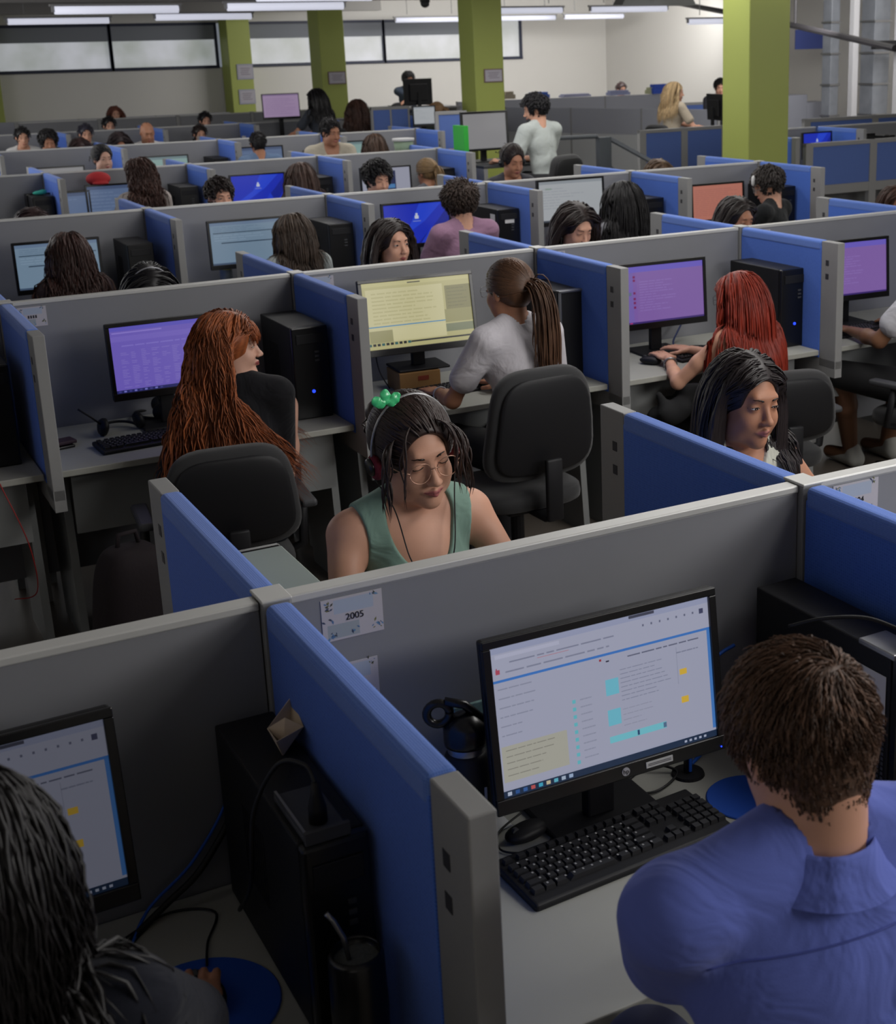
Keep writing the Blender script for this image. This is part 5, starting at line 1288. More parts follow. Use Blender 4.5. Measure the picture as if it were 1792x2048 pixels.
P6 = person('woman with long straight bright red hair and glasses, seen from behind', (3.02, 2.74, 1.085), 8, s=.96, lean=14, hyaw=16, hpitch=6, skin='light', face=True, h=.0048, lids=.35, shirt=((26, 26, 30), 'tank'), neckline=.03, legs=True, fingers=True,
   hands=((2.835, 3.03, .78), (3.02, 3.11, .785)), hw=True, elbow_out=1.5, trousers=(20, 20, 24), hair=dict(rgb=(128, 40, 24), kind='long', n=1800, r=.0042, length=.50, wave=.0008, part=0, vol=.012, rough=.4, var=.3))
glasses(P6, 'black-rimmed glasses on the straight red-haired woman', (20, 20, 22), square=True)
S_, E_, W_ = P6['limb'][-1]; r = worn(P6, 'bangle', 'silver bangle on the left wrist at the purple chat desk', 'bracelet')
MB().tube([W_ + (E_ - W_) * .22 + .029 * (math.cos(a) * _n(np.cross(E_ - W_, [0, 0, 1.])) + math.sin(a) * _n(np.cross(E_ - W_, np.cross(E_ - W_, [0, 0, 1.])))) for a in np.linspace(0, 2 * PI, 24)], .005, 8).build('band', M_metal(), r, True)
P8 = person('person in white T-shirt and black shorts cut off by the right edge', (4.17, 2.68, 1.20), 8, s=1.04, lean=8, skin='dark', h=.007, shirt=((190, 190, 196), 'short'), legs=True, fingers=True, woman=False,
   kw=(((3.88, 3.02, .56), (4.10, 3.20, .10)), ((4.36, 3.08, .56), (4.36, 3.2, .10))), hands=((3.92, 3.02, .785), (4.3, 3.02, .785)), hw=True, trousers=(22, 22, 24, 1), hair=dict(rgb=(26, 20, 18), kind='short', n=300, length=.03))
for k, A_ in enumerate(((4.10, 3.20), (4.36, 3.2))):
    r = tag(sdf_obj('sneaker', [('c', 'u', .02, (0, -.05, .045), (0, .16, .04), .045, .036), ('c', 'u', .02, (0, -.04, .05), (0, -.03, .09), .043, .04)], .007, mat('sneaker_white', (176, 176, 170), .7), None)[0], ['white sneaker under the right-edge desk, nearer one', 'white sneaker under the right-edge desk, outside the frame side'][k], 'shoe'); r.location = (A_[0], A_[1], 0)
P2 = person('man with short brown hair and blue shirt in the right foreground, seen from behind', (.395, -1.0, 1.322), -4, s=1.02, shoulder=.218, lean=10, hyaw=4, hpitch=22, skin='light', woman=False, h=.006, shirt=((98, 112, 192), 'short'), neckline=0, elbow_out=1.7,
   hands=((.42, -.71, .77), (.64, -.68, .77)), hw=True, legs=False, neckl=.112, trousers=(30, 34, 60), hair=dict(rgb=(92, 68, 54), kind='short', n=7000, r=.0013, length=.036, vol=.006, cur=.004, wave=.0012, var=.6, rough=.5, h=.006))
sp = P2['SP']; s_ = P2['s']
# shirt collar and back yoke seam
n0 = sp(0, -.012, .96); n1 = P2['HP'](0, -.03, -.05); ax_ = _n(n1 - n0)
Tc = Matrix.Translation(n0) @ Vector(ax_).to_track_quat('Z', 'Y').to_matrix().to_4x4()
MB().lathe([(.108 * s_, -.022), (.086 * s_, .004 * s_), (.073 * s_, .026 * s_), (.069 * s_, .032 * s_), (.0665 * s_, .026 * s_), (.067 * s_, -.01)], 40, Tc).build('shirt_collar', MATS['shirt_98_112_192'], P2['body'], True)
from mathutils.bvhtree import BVHTree
sh_ = [c for c in P2['body'].children if c.name.startswith('shirt') and 'collar' not in c.name][0]
bv = BVHTree.FromPolygons([v.co.copy() for v in sh_.data.vertices], [tuple(p.vertices) for p in sh_.data.polygons])
def seam(name, pts2):
    out = []
    for x, z in pts2:
        hit = bv.ray_cast(Vector((x, -1.0, z)), Vector((0, 1, 0)))
        if hit[0] is not None: out.append(hit[0] + Vector((0, -.0006, 0)))
    if len(out) > 2: MB().tube(out, .0016, 6).build(name, mat('seam_blue', (70, 82, 158), .8), P2['body'], True)
yz = sp(0, 0, .80)[2]
seam('yoke_seam', [(x, yz + .01 * math.cos(x * 8)) for x in np.linspace(-.2, .2, 40)])
P7 = person('person with long dark hair in the dark lower left corner, hand on mouse', (-.59, -.84, 1.368), -10, s=.93, lean=6, hyaw=-6, hpitch=16, skin='tan', h=.0055, shirt=((22, 24, 34), 'long'), neckline=0, fingers=True, curl=.35,
   hands=((-.75, -.45, .78), (-.268, -.42, .785)), hw=True, hair=dict(rgb=(17, 14, 16), kind='long', n=1800, r=.0042, length=.34, wave=.006, vol=.010))
# ---------------------------------------------------- equipment in the rows behind
G3 = 'screens and computers of the rows behind'
monitor(.74, 6.53, 1.155, .50, .31, 'blue_pale', 'pale blue screen half hidden by very long dark curly hair', rz=-2, tilt=3, seed=3)
monitor(1.90, 6.53, 1.19, .50, .31, 'blue_pale', 'pale blue screen with two dark lines beside the grey-topped woman', rz=-2, tilt=3, seed=9)
monitor(3.07, 6.53, 1.21, .50, .31, 'lock_blue', 'bright blue login screen left of the man in mauve T-shirt', rz=-2, tilt=3)
monitor(4.27, 6.53, 1.285, .54, .33, 'white_doc', 'white document screen behind the long-haired woman looking down', rz=-2, tilt=3, base=.80)
monitor(5.55, 6.53, 1.165, .48, .30, 'salmon', 'salmon pink screen left of the man in black', rz=-2, tilt=3)
monitor(1.36, 10.0, 1.13, .50, .31, 'pale', 'dim screen at left under the pale-faced woman', rz=-2, tilt=3, seed=2)
monitor(1.80, 9.98, 1.17, .46, .31, 'pale', 'grey-blue screen left of the curly ponytail woman', rz=-2, tilt=3, seed=4)
monitor(3.04, 9.98, 1.175, .50, .31, 'lock_blue', 'bright blue screen in the fourth row beside the man with dark fringe', rz=-2, tilt=3)
monitor(4.25, 9.98, 1.16, .50, .31, 'dark_card', 'white screen with a navy card in the fourth row', rz=-2, tilt=3)
monitor(1.95, 13.32, 1.10, .50, .31, 'grey_off', 'switched-off looking grey screen at left of the fifth row', rz=-2, tilt=3)
monitor(3.05, 13.32, 1.15, .50, .31, 'teal_doc', 'thin visible screen under the bald man', rz=-2, tilt=3, seed=7)
monitor(4.12, 13.32, 1.19, .50, .31, 'pale', 'pale blue screen in front of the short-haired man in the fifth row', rz=-2, tilt=3, seed=5)
monitor(5.15, 13.32, 1.19, .50, .31, 'teal_doc', 'pale green screen right of the man in beige', rz=-2, tilt=3)
monitor(2.30, 16.7, 1.10, .50, .31, 'pale', 'far dim screen at the left side of the sixth row', rz=-2, tilt=3, seed=6)
monitor(3.20, 16.7, 1.12, .50, .31, 'teal_doc', 'far pale screen behind the dark head in the sixth row', rz=-2, tilt=3, seed=8)
TW = [(1.18, 6.45, .155, .38, .375, 'black tower beside the headband, at the third-row divider'), (2.43, 6.42, .165, .42, .40, 'large black tower right of the grey-topped woman'),
      (3.64, 6.44, .165, .42, .395, 'black tower with white labels right of the man in mauve'), (4.83, 6.44, .155, .4, .38, 'black tower right of the long-haired woman from behind'),
      (6.03, 6.44, .155, .4, .38, 'black tower right of the man in black'), (1.20, 9.93, .165, .4, .38, 'black tower with turquoise cloth on top'),
      (2.38, 9.93, .165, .4, .38, 'black tower right of the curly ponytail woman'), (3.58, 9.93, .165, .4, .38, 'black tower right of the brown-haired head in the fourth row'),
      (4.78, 9.93, .165, .4, .38, 'small visible black tower by the cardboard-brown panel'), (3.60, 13.27, .165, .4, .36, 'black tower beside the divider in the fifth row'),
      (4.75, 13.27, .165, .4, .36, 'black tower behind the man in beige'), (5.92, 13.27, .165, .4, .36, 'black tower at the right end of the fifth row'), (4.40, 16.75, .165, .4, .36, 'far black tower near the two white mugs')]
for x, y, w, d, h_, lb_ in TW: tower(x, y, w, d, h_, lb_, led=False)
for o_ in list(bpy.data.objects):
    if o_.get('label') == 'black tower with white labels right of the man in mauve':
        MB().box(-.0845, -.0835, -.17, -.10, .29, .36).build('white_label', M_paper(), o_); MB().box(-.03, .04, -.2165, -.2155, .30, .325).build('front_sticker', M_paper(), o_)
# small things
r = empty('spray_bottle', (1.78, 6.62, .74), 0, 'clear bottle with yellow label by the third-row divider', 'bottle')
MB().lathe([(0, 0), (.038, 0), (.04, .01), (.04, .15), (.03, .19), (.014, .21), (.014, .24), (0, .24)], 20).build('bottle_body', mat('clear_grey', (120, 130, 140), .3), r, True)
MB().lathe([(.0405, .12), (.0405, .19), (.032, .2)], 20).build('yellow_label', mat('label_yellow', (200, 190, 40), .6), r, True)
MB().lathe([(0, .235), (.016, .235), (.016, .275), (0, .28)], 16).build('cap', M_paper(), r, True)
o = sdf_obj('folded_cloth', [('e', 'u', .01, (0, 0, 0), (.055, .035, .018), None), ('e', 'u', .01, (.03, .01, .012), (.03, .025, .012), None)], .007, mat('turquoise', (60, 180, 160), .8))[0]; o.location = (1.20, 9.86, 1.14); tag(o, 'small turquoise cloth lying on a black tower', 'cloth')
o = sdf_obj('red_cap', [('e', 'u', .01, (0, 0, 0), (.10, .09, .06), None), ('e', 'u', .01, (0, -.09, -.03), (.07, .05, .012), None)], .01, mat('cap_red', (170, 40, 44), .8))[0]; o.location = (1.70, 10.0, 1.21); tag(o, 'red cap resting on top of the screen by the curly ponytail', 'cap')
for k, (x, y) in enumerate(((4.98, 16.75), (5.17, 16.72))):
    r = empty('mug', (x, y, 1.02), 0, ['white mug, left one of two by the pink screen', 'white mug nearer the pink screen'][k], 'mug', 'white mugs on the far desk')
    MB().lathe([(0, 0), (.04, 0), (.043, .01), (.043, .09), (.039, .09), (.039, .012), (0, .012)], 18).build('mug_body', M_paper(), r, True)
    MB().tube([(.04, 0, .075), (.065, 0, .07), (.065, 0, .03), (.04, 0, .02)], .006, 6).build('handle', M_paper(), r, True)
r = empty('desk', (5.2, 16.7, 0), 0, 'grey desk with the two mugs before the black-haired woman', 'desk')
MB().box(-.35, .75, -.35, .25, .985, 1.02, .004).build('desktop', M_grey(), r); 
for sx in (-.33, .7): MB().box(sx, sx + .04, -.33, .28, 0, .985).build('side_panel', M_post(), r)
monitor(5.50, 16.75, 1.65, .52, .34, 'pink', 'pink screen in front of the black-haired woman at the green pillar', rz=-2, tilt=3, base=1.02, frame=.012)
# ---------------------------------------------------- raised area, low walls, far furniture
r = empty('platform', (6.0, 10.1, 0), 0, 'raised floor carrying the bearded man\'s desk', 'platform'); MB().box(-.95, 1.1, -1.3, 1.4, 0, .38, .005).build('deck', M_post(), r)
r = empty('desk', (5.5, 10.05, .38), 0, 'grey supervisor desk under the switched-off monitor', 'desk')
MB().box(-.4, .55, -.45, .35, .72, .745, .003).build('desktop', M_grey(), r)
MB().box(-.4, -.36, -.45, .35, 0, .72).build('side_panel', M_post(), r); MB().box(.51, .55, -.45, .35, 0, .72).build('side_panel', M_post(), r)
monitor(5.33, 10.08, 1.605, .50, .37, 'grey_off', 'grey blank monitor beside the bearded man', rz=0, tilt=3, base=1.125, frame=.022, chin=.022)
keyboard(5.55, 9.78, 0, 'black keyboard under the bearded man\'s hand', z=1.125)
r = empty('green_folder', (5.06, 10.0, 1.125), 0, 'bright green folder standing behind the blank grey monitor', 'folder')
MB().box(-.02, .03, -.12, .12, 0, .36, .003).build('cover', mat('folder_green', (50, 170, 60), .6), r)
r = empty('cardboard_box', (5.10, 10.5, .0), 0, 'tan wooden board leaning at the end of the fourth row', 'board')
r.name = 'wooden_board'; MB().box(-.10, .17, -.012, .012, .0, 1.235, .002).build('board', mat('tan_board', (190, 146, 96), .6, noise=.1, nscale=5), r)
r = empty('tub', (4.87, 10.95, 1.18), 0, 'pale green tub with white rim on the cabinet behind the fourth row', 'tub')
MB().lathe([(0, 0), (.085, 0), (.10, .13), (0, .13)], 24).build('tub_body', mat('tub_green', (140, 160, 136), .6), r, True); MB().lathe([(0, .13), (.112, .13), (.112, .155), (0, .158)], 24).build('lid', M_paper(), r, True)
r = empty('filing_cabinet', (4.85, 10.98, 0), 0, 'grey cabinet behind the right end of the fourth row', 'cabinet')
MB().box(-.22, .25, -.2, .2, 0, 1.18, .004).build('carcass', M_post(), r)
for k in range(3): 
    d_ = MB().box(-.2, .23, -.212, -.2, .05 + .38 * k, .40 + .38 * k, .003).build('drawer', M_panel(), r); MB().box(-.05, .08, -.226, -.212, .32 + .38 * k, .335 + .38 * k).build('handle', M_grey(), d_)
# railing of the steps
r = empty('stair_railing', (6.6, 9.95, 0), 0, 'dark grey railing sloping down beside the raised floor', 'railing'); dk = mat('rail_grey', (70, 74, 80), .5)
MB().box(-.06, .08, -.04, .04, 0, 1.30, .004).build('end_post', dk, r)
MB().tube([(-.65, .1, 1.31), (-.06, 0, 1.31)], .022, 8).build('top_rail', dk, r); MB().tube([(.08, 0, 1.28), (.55, -.75, .86)], .024, 8).build('sloping_rail', dk, r)
MB().tube([(.08, 0, 1.0), (.40, -.6, .62)], .02, 8).build('lower_rail', dk, r); MB().tube([(.55, -.75, .86), (.55, -.75, 0)], .024, 8).build('bottom_post', dk, r)
def screen_wall(name, label, x0, y0, x1, y1, z0, z1, cells, posts=.045, group=None, top=None):
    L = math.hypot(x1 - x0, y1 - y0); a = math.atan2(y1 - y0, x1 - x0)
    r = empty(name, (x0, y0, 0), a, label, 'partition', group); w = L / cells
    for k in range(cells + 1): MB().box(w * k - posts, w * k + posts, -.028, .028, 0, z1, .003).build('post', M_post(), r)
    for k in range(cells):
        MB().box(w * k + posts, w * (k + 1) - posts, -.02, .02, z0, z1 - .04, .003).build('blue_panel', mat('dull_blue_fabric', (82, 106, 168), .85, noise=.06, nscale=60), r)
    MB().box(-posts, L + posts, -.026, .026, z1 - .04, z1, .003).build('top_rail', M_post(), r)
    if z0 > .1: MB().box(0, L, -.024, .024, z0 - .09, z0).build('lower_rail', M_post(), r)
    return r
screen_wall('blue_screen', 'double blue partition panel left of the widest green pillar', 8.04, 11.5, 9.2, 11.52, .2, 1.235, 2)
screen_wall('blue_screen', 'pale double blue panel beneath the man behind the black monitor', 6.34, 15.5, 6.86, 15.5, .3, 1.46, 2, .012)
screen_wall('blue_screen', 'single blue panel just left of the pillar with framed notice', 6.18, 13.05, 6.52, 13.0, .2, 1.48, 1, .02)
screen_wall('blue_screen', 'low blue partition at the right edge, nearer of two', 8.14, 8.62, 9.75, 8.60, .80, 1.215, 2)
screen_wall('blue_screen', 'taller blue partition at the right behind the low one', 9.62, 10.5, 11.6, 10.46, .3, 1.32, 2)
junction(8.02, 8.66, 'grey post beside the widest green pillar')
divider(8.02, 8.66, .9, 1, 'blue side divider just right of the widest green pillar')
spine(8.2, 9.3, 9.95, 'grey panel behind the small bright blue screen at right')
spine(9.36, 10.5, 9.95, 'grey panel behind the black boxes at right')
divider(9.33, 9.95, .79, -1, 'blue divider behind the black boxes at the right edge')
desk(8.1, 10.4, 8.9, 9.9, 1, 'white desk behind the low blue partition at right')
monitor(9.02, 9.62, 1.245, .40, .28, 'lock_blue', 'small bright blue screen glowing behind the low partition at right', rz=0, tilt=3)
tower(9.55, 9.55, .17, .4, .47, 'black box behind the low blue partition, left one', led=False); tower(9.80, 9.5, .16, .38, .44, 'black box behind the low blue partition, right one', led=False)
screen_wall('blue_screen', 'far blue partition against the right wall', 11.2, 15.9, 13.4, 15.6, .3, 1.30, 2)
def low_wall(x0, y0, x1, y1, z0, z1, label, n=3):
    L = math.hypot(x1 - x0, y1 - y0); r = empty('grey_screen', (x0, y0, 0), math.atan2(y1 - y0, x1 - x0), label, 'partition')
    for k in range(n): MB().box(L / n * k + .01, L / n * (k + 1) - .01, -.02, .02, z0, z1, .003).build('grey_panel', mat('pale_grey_laminate', (156, 158, 168), .5), r)
    for k in range(n + 1): MB().box(L / n * k - .014, L / n * k + .014, -.023, .023, 0, z1 + .003).build('post', M_post(), r)
    MB().box(0, L, -.018, .018, 0, z0).build('white_base', mat('white_board', (186, 188, 190), .6), r)
low_wall(9.5, 17.8, 10.95, 14.1, .90, 1.27, 'long grey low partition with white base in front of the room corner', 3)
low_wall(9.3, 19.2, 13.2, 18.6, .9, 1.33, 'farther grey partition strip before the white back wall', 3)
low_wall(2.6, 22.4, 6.4, 22.4, .9, 1.20, 'pale partition strip under the far left windows', 3)
# far platform with the blonde woman
r = empty('platform', (10.2, 13.5, 0), 0, 'raised floor under the blonde woman', 'platform'); MB().box(-1.1, 1.0, -1.2, 1.0, 0, .35, .005).build('deck', M_post(), r)
r = empty('desk', (9.95, 13.3, .35), 0, 'grey desk in front of the blonde woman', 'desk'); MB().box(-.2, .85, -.35, .35, .70, .725, .003).build('desktop', M_post(), r)
for sx in (-.18, .8): MB().box(sx, sx + .03, -.33, .33, 0, .70).build('side_panel', M_post(), r)
m_ = monitor(10.28, 13.3, 1.52, .50, .34, 'pale', 'black back of the monitor beside the widest green pillar', rz=80, tilt=3, base=1.075)
# man behind the black monitor, its desk
r = empty('desk', (8.65, 19.5, 0), 0, 'high grey desk of the man behind the black monitor', 'desk'); MB().box(-.7, .7, -.35, .35, 1.24, 1.27, .003).build('desktop', M_post(), r)
for sx in (-.68, .65): MB().box(sx, sx + .03, -.33, .33, 0, 1.24).build('side_panel', M_post(), r)
monitor(8.68, 19.3, 1.72, .50, .42, 'grey_off', 'black back of the monitor hiding the man\'s face by the far wall', rz=180, tilt=0, base=1.27)
monitor(6.60, 14.4, 1.5, .30, .26, 'white_doc', 'small white-blue screen beside the brown ponytail', rz=-10, tilt=3, base=1.1, stand='foot')
r = empty('desk', (6.75, 14.35, 0), 0, 'small desk carrying the white-blue screen by the pillar', 'desk'); MB().box(-.3, .4, -.25, .2, 1.07, 1.10).build('desktop', M_post(), r)
for sx in (-.28, .36): MB().box(sx, sx + .03, -.2, .2, 0, 1.07).build('side_panel', M_post(), r)
# clutter on far partitions
for k, (x, y, z, w, hgt, c, nm, lb_) in enumerate([(10.75, 19.05, 1.33, .35, .10, (60, 96, 180), 'blue_binder', 'blue binder on the far partition beside the bearded man\'s head'), (11.4, 18.95, 1.33, .55, .05, (170, 172, 200), 'paper_stack', 'flat stack of white papers on the far partition'),
        (12.2, 18.85, 1.33, .4, .08, (150, 156, 190), 'paper_stack', 'white-lilac paper pile left of the far dark head'), (12.9, 18.72, 1.33, .38, .11, (180, 184, 150), 'document_tray', 'cream document tray right of the far dark head'),
        (13.0, 18.66, 1.33, .5, .16, (60, 90, 190), 'blue_crate', 'blue crate on the far right behind the blonde woman'), (10.2, 19.1, 1.34, .2, .12, (170, 160, 140), 'parcel', 'small beige parcel on the far partition')]):
    r = empty(nm, (x, y, z + .005), 0, lb_, nm.replace('_', ' ')); MB().box(-w / 2, w / 2, -.08, .08, 0, hgt * .6, .004).box(-w / 2 + .02, w / 2 - .03, -.07, .06, hgt * .6, hgt, .004).build('body', mat('clutter_%d' % k, c, .7), r)
r = empty('storage_box', (13.2, 15.2, 0), 0, 'grey office machine against the right wall beside the green pillar', 'machine')
MB().box(-.35, .05, -.2, .2, 0, 1.37, .01).box(.05, .5, -.2, .2, 0, 1.25, .01).build('cabinet', mat('machine_grey', (128, 130, 140), .6), r)
# ---------------------------------------------------- pipes, ducts and beam at upper right
duct_m = mat('galvanised', (128, 132, 140), .5, metal=.1, noise=.3, nscale=6)
def duct(x, y, w, d, label):
    r = empty('air_duct', (x, y, 0), 0, label, 'duct')
    MB().box(-w / 2, w / 2, -d / 2, d / 2, .3, 3.15, .01).build('duct_body', duct_m, r)
    for k in range(6): MB().box(-w / 2 - .015, w / 2 + .015, -d / 2 - .015, d / 2 + .015, .6 + .45 * k, .63 + .45 * k).build('flange', M_metal(), r)
duct(13.95, 14.3, .30, .3, 'galvanised metal duct standing by the right wall, right one'); duct(13.35, 14.6, .16, .2, 'narrow galvanised duct left of the white post')
for k, (x, y) in enumerate(((13.28, 14.0), (13.92, 13.75))):
    r = empty('steel_post', (x, y, 0), 0, ['white steel post between the two metal ducts', 'white steel post at the far right edge'][k], 'post'); MB().box(-.05, .05, -.05, .05, 0, 3.15, .004).build('post', mat('post_white', (176, 176, 180), .6), r)
r = empty('roof_beam', (0, 0, 0), 0, 'dark steel beam sloping across the white wall at upper right', 'beam')
MB().tube([(13.6, 19.2, 2.86), (12.9, 16.6, 2.62), (12.2, 14.0, 2.37), (11.0, 10.6, 2.06)], .042, 8).build('beam', mat('beam_dark', (60, 58, 62), .5), r)
for p in ((12.9, 16.6, 2.62), (12.2, 14.0, 2.37)): MB().tube([p, (p[0], p[1], 3.15)], .02, 6).build('hanger_rod', MATS['beam_dark'], r)
r = empty('cable_tray', (0, 0, 0), 0, 'black cable tray box under the sloping beam by the ducts', 'cable tray'); MB().box(13.3, 13.95, 13.55, 13.65, 2.02, 2.14, .004).build('tray', M_blk(), r)
r = empty('wall_sign', (14.1, 16.0, 2.03), 0, 'blue banner sign hanging under the sloping beam', 'sign'); MB().box(-.32, .28, -.01, .01, 0, .30, .003).build('banner', mat('banner_blue', (70, 84, 150), .7), r)
r = empty('ceiling_camera', (8.6, 18.7, 2.78), 0, 'small dark camera hanging from the ceiling at top centre', 'camera'); MB().box(-.06, .06, -.06, .06, .1, .37).sup(.07, .07, .06, 1, 1, 16, 10, Matrix.Translation((0, 0, .08))).build('housing', M_grey(), r, True)
r = empty('air_duct', (11.7, 17.2, 2.75), 0, 'flat grey ceiling duct near the top right lamps', 'duct'); MB().prism([(-.5, 0), (.9, 0), (.7, .3), (-.3, .3)], -.15, .15, 'y').build('duct_body', mat('duct_pale', (128, 130, 128), .5), r)
# ---------------------------------------------------- people in the rows behind
BR, DK, BK = (62, 44, 36), (40, 31, 29), (24, 22, 24)
def far(label, x, y, top, yaw, **k):
    s = k.pop('s', 1.0); hp = k.pop('hpitch', 8); d = dict(s=s, lean=8, hpitch=hp, h=.0105, hw=False)
    hk = dict(rgb=BR, kind='long', n=220, r=.009, length=.38, wave=.003, vol=.012, segs=9, h=.009); hk.update(k.pop('hair', {}))
    if hk['kind'] in ('short', 'curly_short'): hk.setdefault('n', 500); hk['r'] = min(hk['r'], .005); hk['length'] = k.pop('hl', .035)
    if hk['kind'] == 'pony': hk['r'] = min(hk['r'], .006); hk.setdefault('tail_n', 90)
    base = k.pop('base', 0); d.update(k); I = person(label, (x, y, top - (.128 + hk['vol']) * s), yaw, hair=None if k.get('bald') else hk, **{a: b for a, b in d.items() if a != 'bald'})
    seat = round((I['pel_z'] - .10 - base) / .04) * .04
    c = chair(I['org'][0], I['org'][1], yaw, 'black chair under the ' + ' '.join(label.split()[:12]), top=seat + .36, seat=seat); c.location.z = base
    return I
def man(*a, **k): k.setdefault('woman', False); k.setdefault('hair', {}); k['hair'] = dict(dict(kind='short', rgb=BK, n=600), **k['hair']); return far(*a, **k)
# far side of the second row, facing the camera
far('woman with straight dark hair staring sideways over the partition, beside the blue login screen', 1.98, 4.25, 1.40, 182, hyaw=14, hpitch=0, skin='light', h=.0062, face=True, lids=.3, hair=dict(rgb=DK, n=700, r=.006, part=.0, length=.36, tuck=.025), shirt=((60, 60, 66), 'short'))
far('woman with centre-parted brown hair looking down, before the white document screen', 3.03, 4.22, 1.40, 180, hyaw=6, hpitch=22, skin='light', h=.0062, face=True, lids=.8, hair=dict(rgb=DK, n=700, r=.006, length=.40, tuck=.025), shirt=((50, 50, 56), 'short'))
far('woman with dark hair and closed-looking eyes below the man in black', 4.09, 4.22, 1.355, 180, hyaw=10, hpitch=10, skin='tan', h=.0062, face=True, lids=.7, hair=dict(rgb=(46, 40, 38), n=700, r=.006, length=.34, tuck=.02), shirt=((60, 60, 66), 'short'))
I = far('dark-haired head with a white headset band bent low at left', .77, 4.25, 1.285, 180, hpitch=28, skin='tan', h=.008, hair=dict(rgb=BK, n=500, r=.007)); headset(I, 'white headset band on the bent dark head at left', (170, 170, 176), mic=False)
# third row, near side
far('woman with very long dark curly hair at the leftmost pale screen', .72, 5.95, 1.265, 2, h=.009, hair=dict(rgb=(58, 36, 32), n=900, r=.006, length=.50, wave=.010, wfreq=3, segs=16, vol=.022), shirt=((50, 40, 44), 'long'))
far('woman with shoulder-length brown hair and pale grey top', 2.03, 5.95, 1.27, 4, hyaw=10, h=.009, hair=dict(rgb=(62, 50, 42), n=800, r=.006, length=.32), shirt=((150, 156, 156), 'long'))
man('man with curly dark hair and mauve T-shirt', 3.15, 5.95, 1.385, 6, h=.009, hair=dict(kind='curly_short', rgb=(58, 46, 40), n=1300, r=.004, wave=.004, vol=.024), hl=.055, shirt=((146, 112, 136), 'short'), skin='light', neckline=.01)
far('woman with long black hair seen from behind at the white document screen', 4.38, 5.95, 1.305, 4, h=.009, hair=dict(rgb=BK, n=900, r=.006, length=.46), shirt=((150, 150, 156), 'short'))
I = man('man in black with dark hair, glasses and white mask turned to the left', 5.60, 5.92, 1.325, 30, hyaw=35, hpitch=18, h=.009, hair=dict(rgb=(46, 40, 38), n=1000, r=.005, vol=.018), hl=.05, shirt=((20, 22, 24), 'short'), skin='light')
glasses(I, 'clear glasses of the man in black', (150, 150, 150), thick=.0016); HPm = I['HP']
r = worn(I, 'face_mask', 'white mask pushed up beside the face of the man in black', 'mask'); MB().sup(.05, .012, .04, .6, .6, 16, 10, Matrix.Translation(HPm(-.03, .085, .07))).build('mask', M_paper(), r, True)
# third row, far side
man('man with short dark hair, eyes just above the partition, left of the blue login screen', 2.0, 7.40, 1.385, 180, hyaw=8, hpitch=6, skin='light', h=.009, hair=dict(rgb=DK, n=800), face=True, lids=.4, shirt=((60, 60, 66), 'short'))
man('man with thick black hair looking down beside the navy card screen', 3.17, 7.40, 1.435, 180, hyaw=8, hpitch=12, skin='light', h=.009, hair=dict(rgb=BK, n=900, vol=.018), hl=.045, face=True, lids=.7, shirt=((60, 60, 66), 'short'))
far('top of a brown head low behind the third-row partition at far left', .77, 7.45, 1.27, 180, hpitch=20, hair=dict(rgb=(56, 40, 40)))
far('top of a light brown head just showing right of the stair railing', 5.65, 7.45, 1.29, 180, hpitch=20, hair=dict(rgb=(96, 74, 54)))
I = far('woman wearing a black headset in front of the bearded man', 4.28, 7.40, 1.49, 180, hyaw=4, hpitch=14, skin='tan', h=.008, face=True, lids=.8, hair=dict(rgb=DK, kind='bun', n=500, r=.005, tie=(0, -.1, .04)), shirt=((60, 60, 66), 'short'))
headset(I, 'black headset on the woman in front of the bearded man', (30, 30, 34), (30, 30, 32), mic=False)
# fourth row, near side
far('woman with curly dark ponytail and cream top', 1.90, 9.35, 1.42, 10, hyaw=30, s=1.04, hair=dict(rgb=(66, 44, 38), n=500, kind='long', r=.007, length=.34, wave=.012, vol=.022, segs=14), shirt=((160, 152, 148), 'long'), skin='tan')
far('brown-haired head beside the fourth-row blue screen', 3.26, 9.4, 1.30, 4, hair=dict(rgb=(70, 52, 46)), shirt=((60, 56, 60), 'short'))
far('blond-haired head in front of the tan board', 4.43, 9.4, 1.26, 4, hyaw=20, hair=dict(rgb=(124, 100, 70), kind='pony', n=300, length=.3), shirt=((90, 90, 96), 'short'))
# fourth row, far side
far('pale-faced woman with dark hair tied back, upper left', 1.93, 10.9, 1.45, 180, hyaw=14, hpitch=2, skin='pale', face=True, lids=.4, h=.0085, hair=dict(rgb=BK, kind='bun', n=300, r=.006, tie=(0, -.1, .03)), shirt=((60, 60, 66), 'short'))
man('man with fade haircut and beige T-shirt in front of the second green pillar', 4.15, 11.05, 1.57, 180, hyaw=14, hpitch=10, s=1.06, skin='tan', face=True, lids=.6, h=.0085, hair=dict(rgb=BK, n=700, vol=.008), hl=.02, shirt=((176, 168, 152), 'short'))
# fifth row
man('man with cropped black hair seen from behind in the fifth row', 3.93, 12.75, 1.38, 0, hair=dict(rgb=BK, vol=.006), hl=.012, shirt=((90, 110, 140), 'short'), skin='tan')
far('brown head low beside the pale green screen', 5.27, 12.75, 1.30, 0, hair=dict(rgb=(74, 56, 46)))
far('brown head barely visible behind the fourth-row divider', 4.4, 12.6, 1.10, 0, hair=dict(rgb=(70, 52, 46)))
man('man with black hair at left in the fifth row, face half hidden', 2.02, 14.2, 1.45, 180, hpitch=10, skin='tan', face=True, lids=.6, hair=dict(rgb=BK, vol=.02), hl=.04)
far('dark brown head right beside the black-haired man at left', 2.36, 14.25, 1.34, 180, hpitch=20, hair=dict(rgb=(58, 40, 40)))
far('dark head in the fifth row left of the bald man', 2.78, 14.2, 1.385, 180, hpitch=30, hair=dict(rgb=(50, 40, 42)))
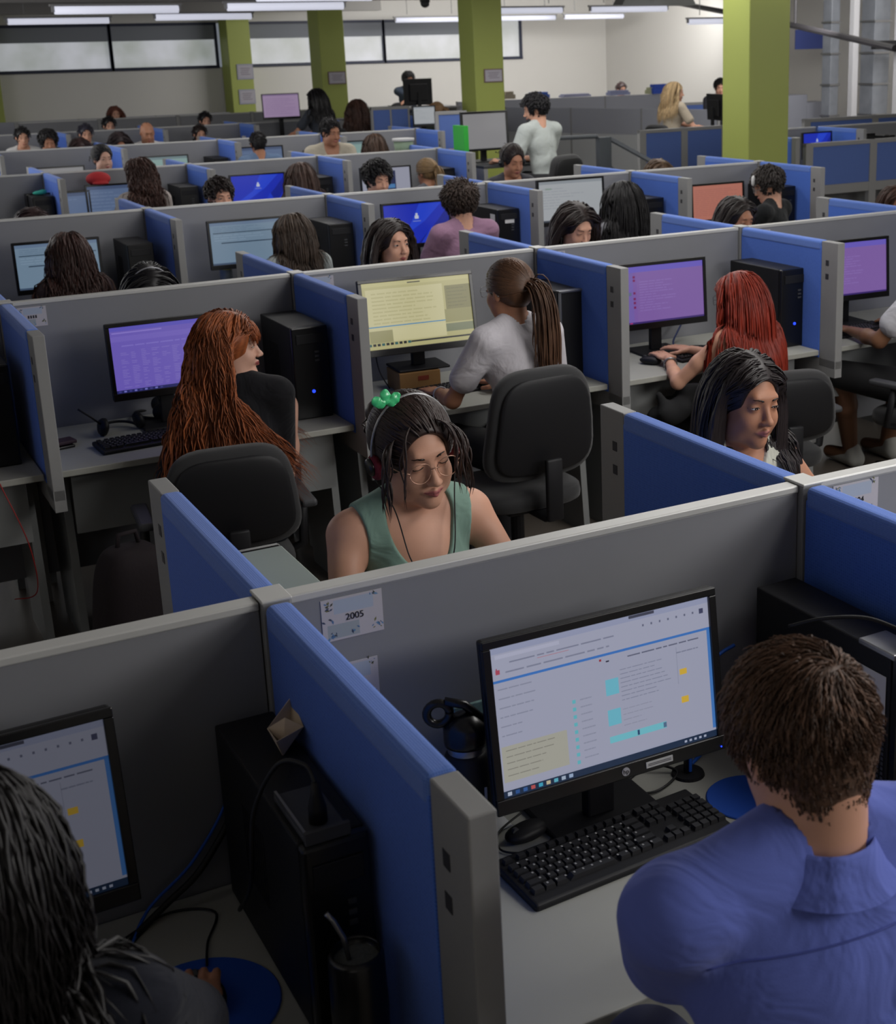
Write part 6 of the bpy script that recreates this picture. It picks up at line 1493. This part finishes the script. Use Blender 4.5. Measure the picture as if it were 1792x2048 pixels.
man('bald man looking down in the fifth row', 3.10, 14.2, 1.47, 180, hpitch=14, skin='tan', face=True, lids=.8, hair=dict(kind='short', rgb=(110, 84, 70), n=20, vol=-.004), hl=.006)
# sixth row and beyond
for lb_, x, y, t, c in (('small black head at the far left edge, sixth row', 2.05, 16.2, 1.40, BK), ('small dark head with cap shape near the far left', 2.80, 16.2, 1.40, (50, 48, 60)), ('dark-haired head with pale face in the sixth row', 3.40, 17.7, 1.42, BK),
        ('small black head below the papered pillar, upper one', 4.74, 17.8, 1.42, BK), ('small dark head below the papered pillar, lower one', 4.25, 16.3, 1.32, DK), ('reddish brown head nearest the far left windows', 4.22, 21.2, 1.44, (110, 66, 54)), ('dark head among papers near the room corner', 12.97, 20.0, 1.52, (60, 44, 44))):
    far(lb_, x, y, t, 180, h=.013, hpitch=6, skin='light', hair=dict(rgb=c, kind='long' if 'reddish' in lb_ else 'short', n=160, r=.01))
far('woman with long black hair and dark top in front of the second green pillar', 5.76, 16.0, 1.73, 20, s=1.05, hyaw=20, h=.011, hair=dict(rgb=BK, n=400, r=.009, length=.40), shirt=((52, 56, 64), 'short'), hands=((-.3, .42, 1.08), (-.05, .42, 1.08)), elbow_out=1.3)
far('woman with long wavy brown hair right of the second green pillar', 6.42, 16.25, 1.56, 0, h=.011, hair=dict(rgb=(80, 56, 48), n=400, r=.009, length=.44, wave=.01), shirt=((120, 104, 100), 'short'))
man('man in dark T-shirt behind the black monitor near the far wall', 8.78, 19.95, 1.84, 180, h=.012, s=1.0, hair=dict(rgb=BK, vol=.02), shirt=((70, 80, 96), 'short'), hands=((.32, .40, 1.30), (-.2, .35, 1.30)), elbow_out=1.6)
far('woman with light brown ponytail beside the white-blue screen', 7.05, 15.0, 1.52, 10, hyaw=30, h=.012, hair=dict(rgb=(120, 92, 62), kind='pony', n=200, length=.3, r=.008), shirt=((40, 46, 40), 'short'))
man('bearded man in white T-shirt at the blank grey monitor', 5.58, 9.45, 1.78, 24, base=.38, s=1.05, hyaw=48, hpitch=12, twist=-8, h=.0085, hair=dict(rgb=(26, 24, 28), n=1000, r=.005, vol=.02), hl=.045, beard=(26, 24, 28), shirt=((176, 182, 180), 'short'), skin='light', hands=((-.22, .38, 1.16), (.1, .4, 1.16)), lean=10, face=True, lids=.5)
far('laughing woman with long blonde hair and beige blouse', 9.50, 13.0, 1.72, -80, base=.35, hyaw=-38, s=1.02, hpitch=4, h=.009, face=True, lids=.5, smile=1, hair=dict(rgb=(176, 150, 112), n=500, r=.008, length=.42, wave=.006), shirt=((176, 164, 146), 'short'), skin='light', hands=((.1, .42, 1.12), (.25, .40, 1.12)))
man('man seen at the edge of the widest green pillar behind a monitor', 11.62, 15.0, 1.67, 150, h=.011, hair=dict(rgb=BK, vol=.01), skin='light', face=True, lids=.5, shirt=((50, 50, 56), 'short'))
far('brown-haired head cut by the right edge of the photo', 7.12, 6.25, 1.06, 180, hair=dict(rgb=(74, 52, 44)))
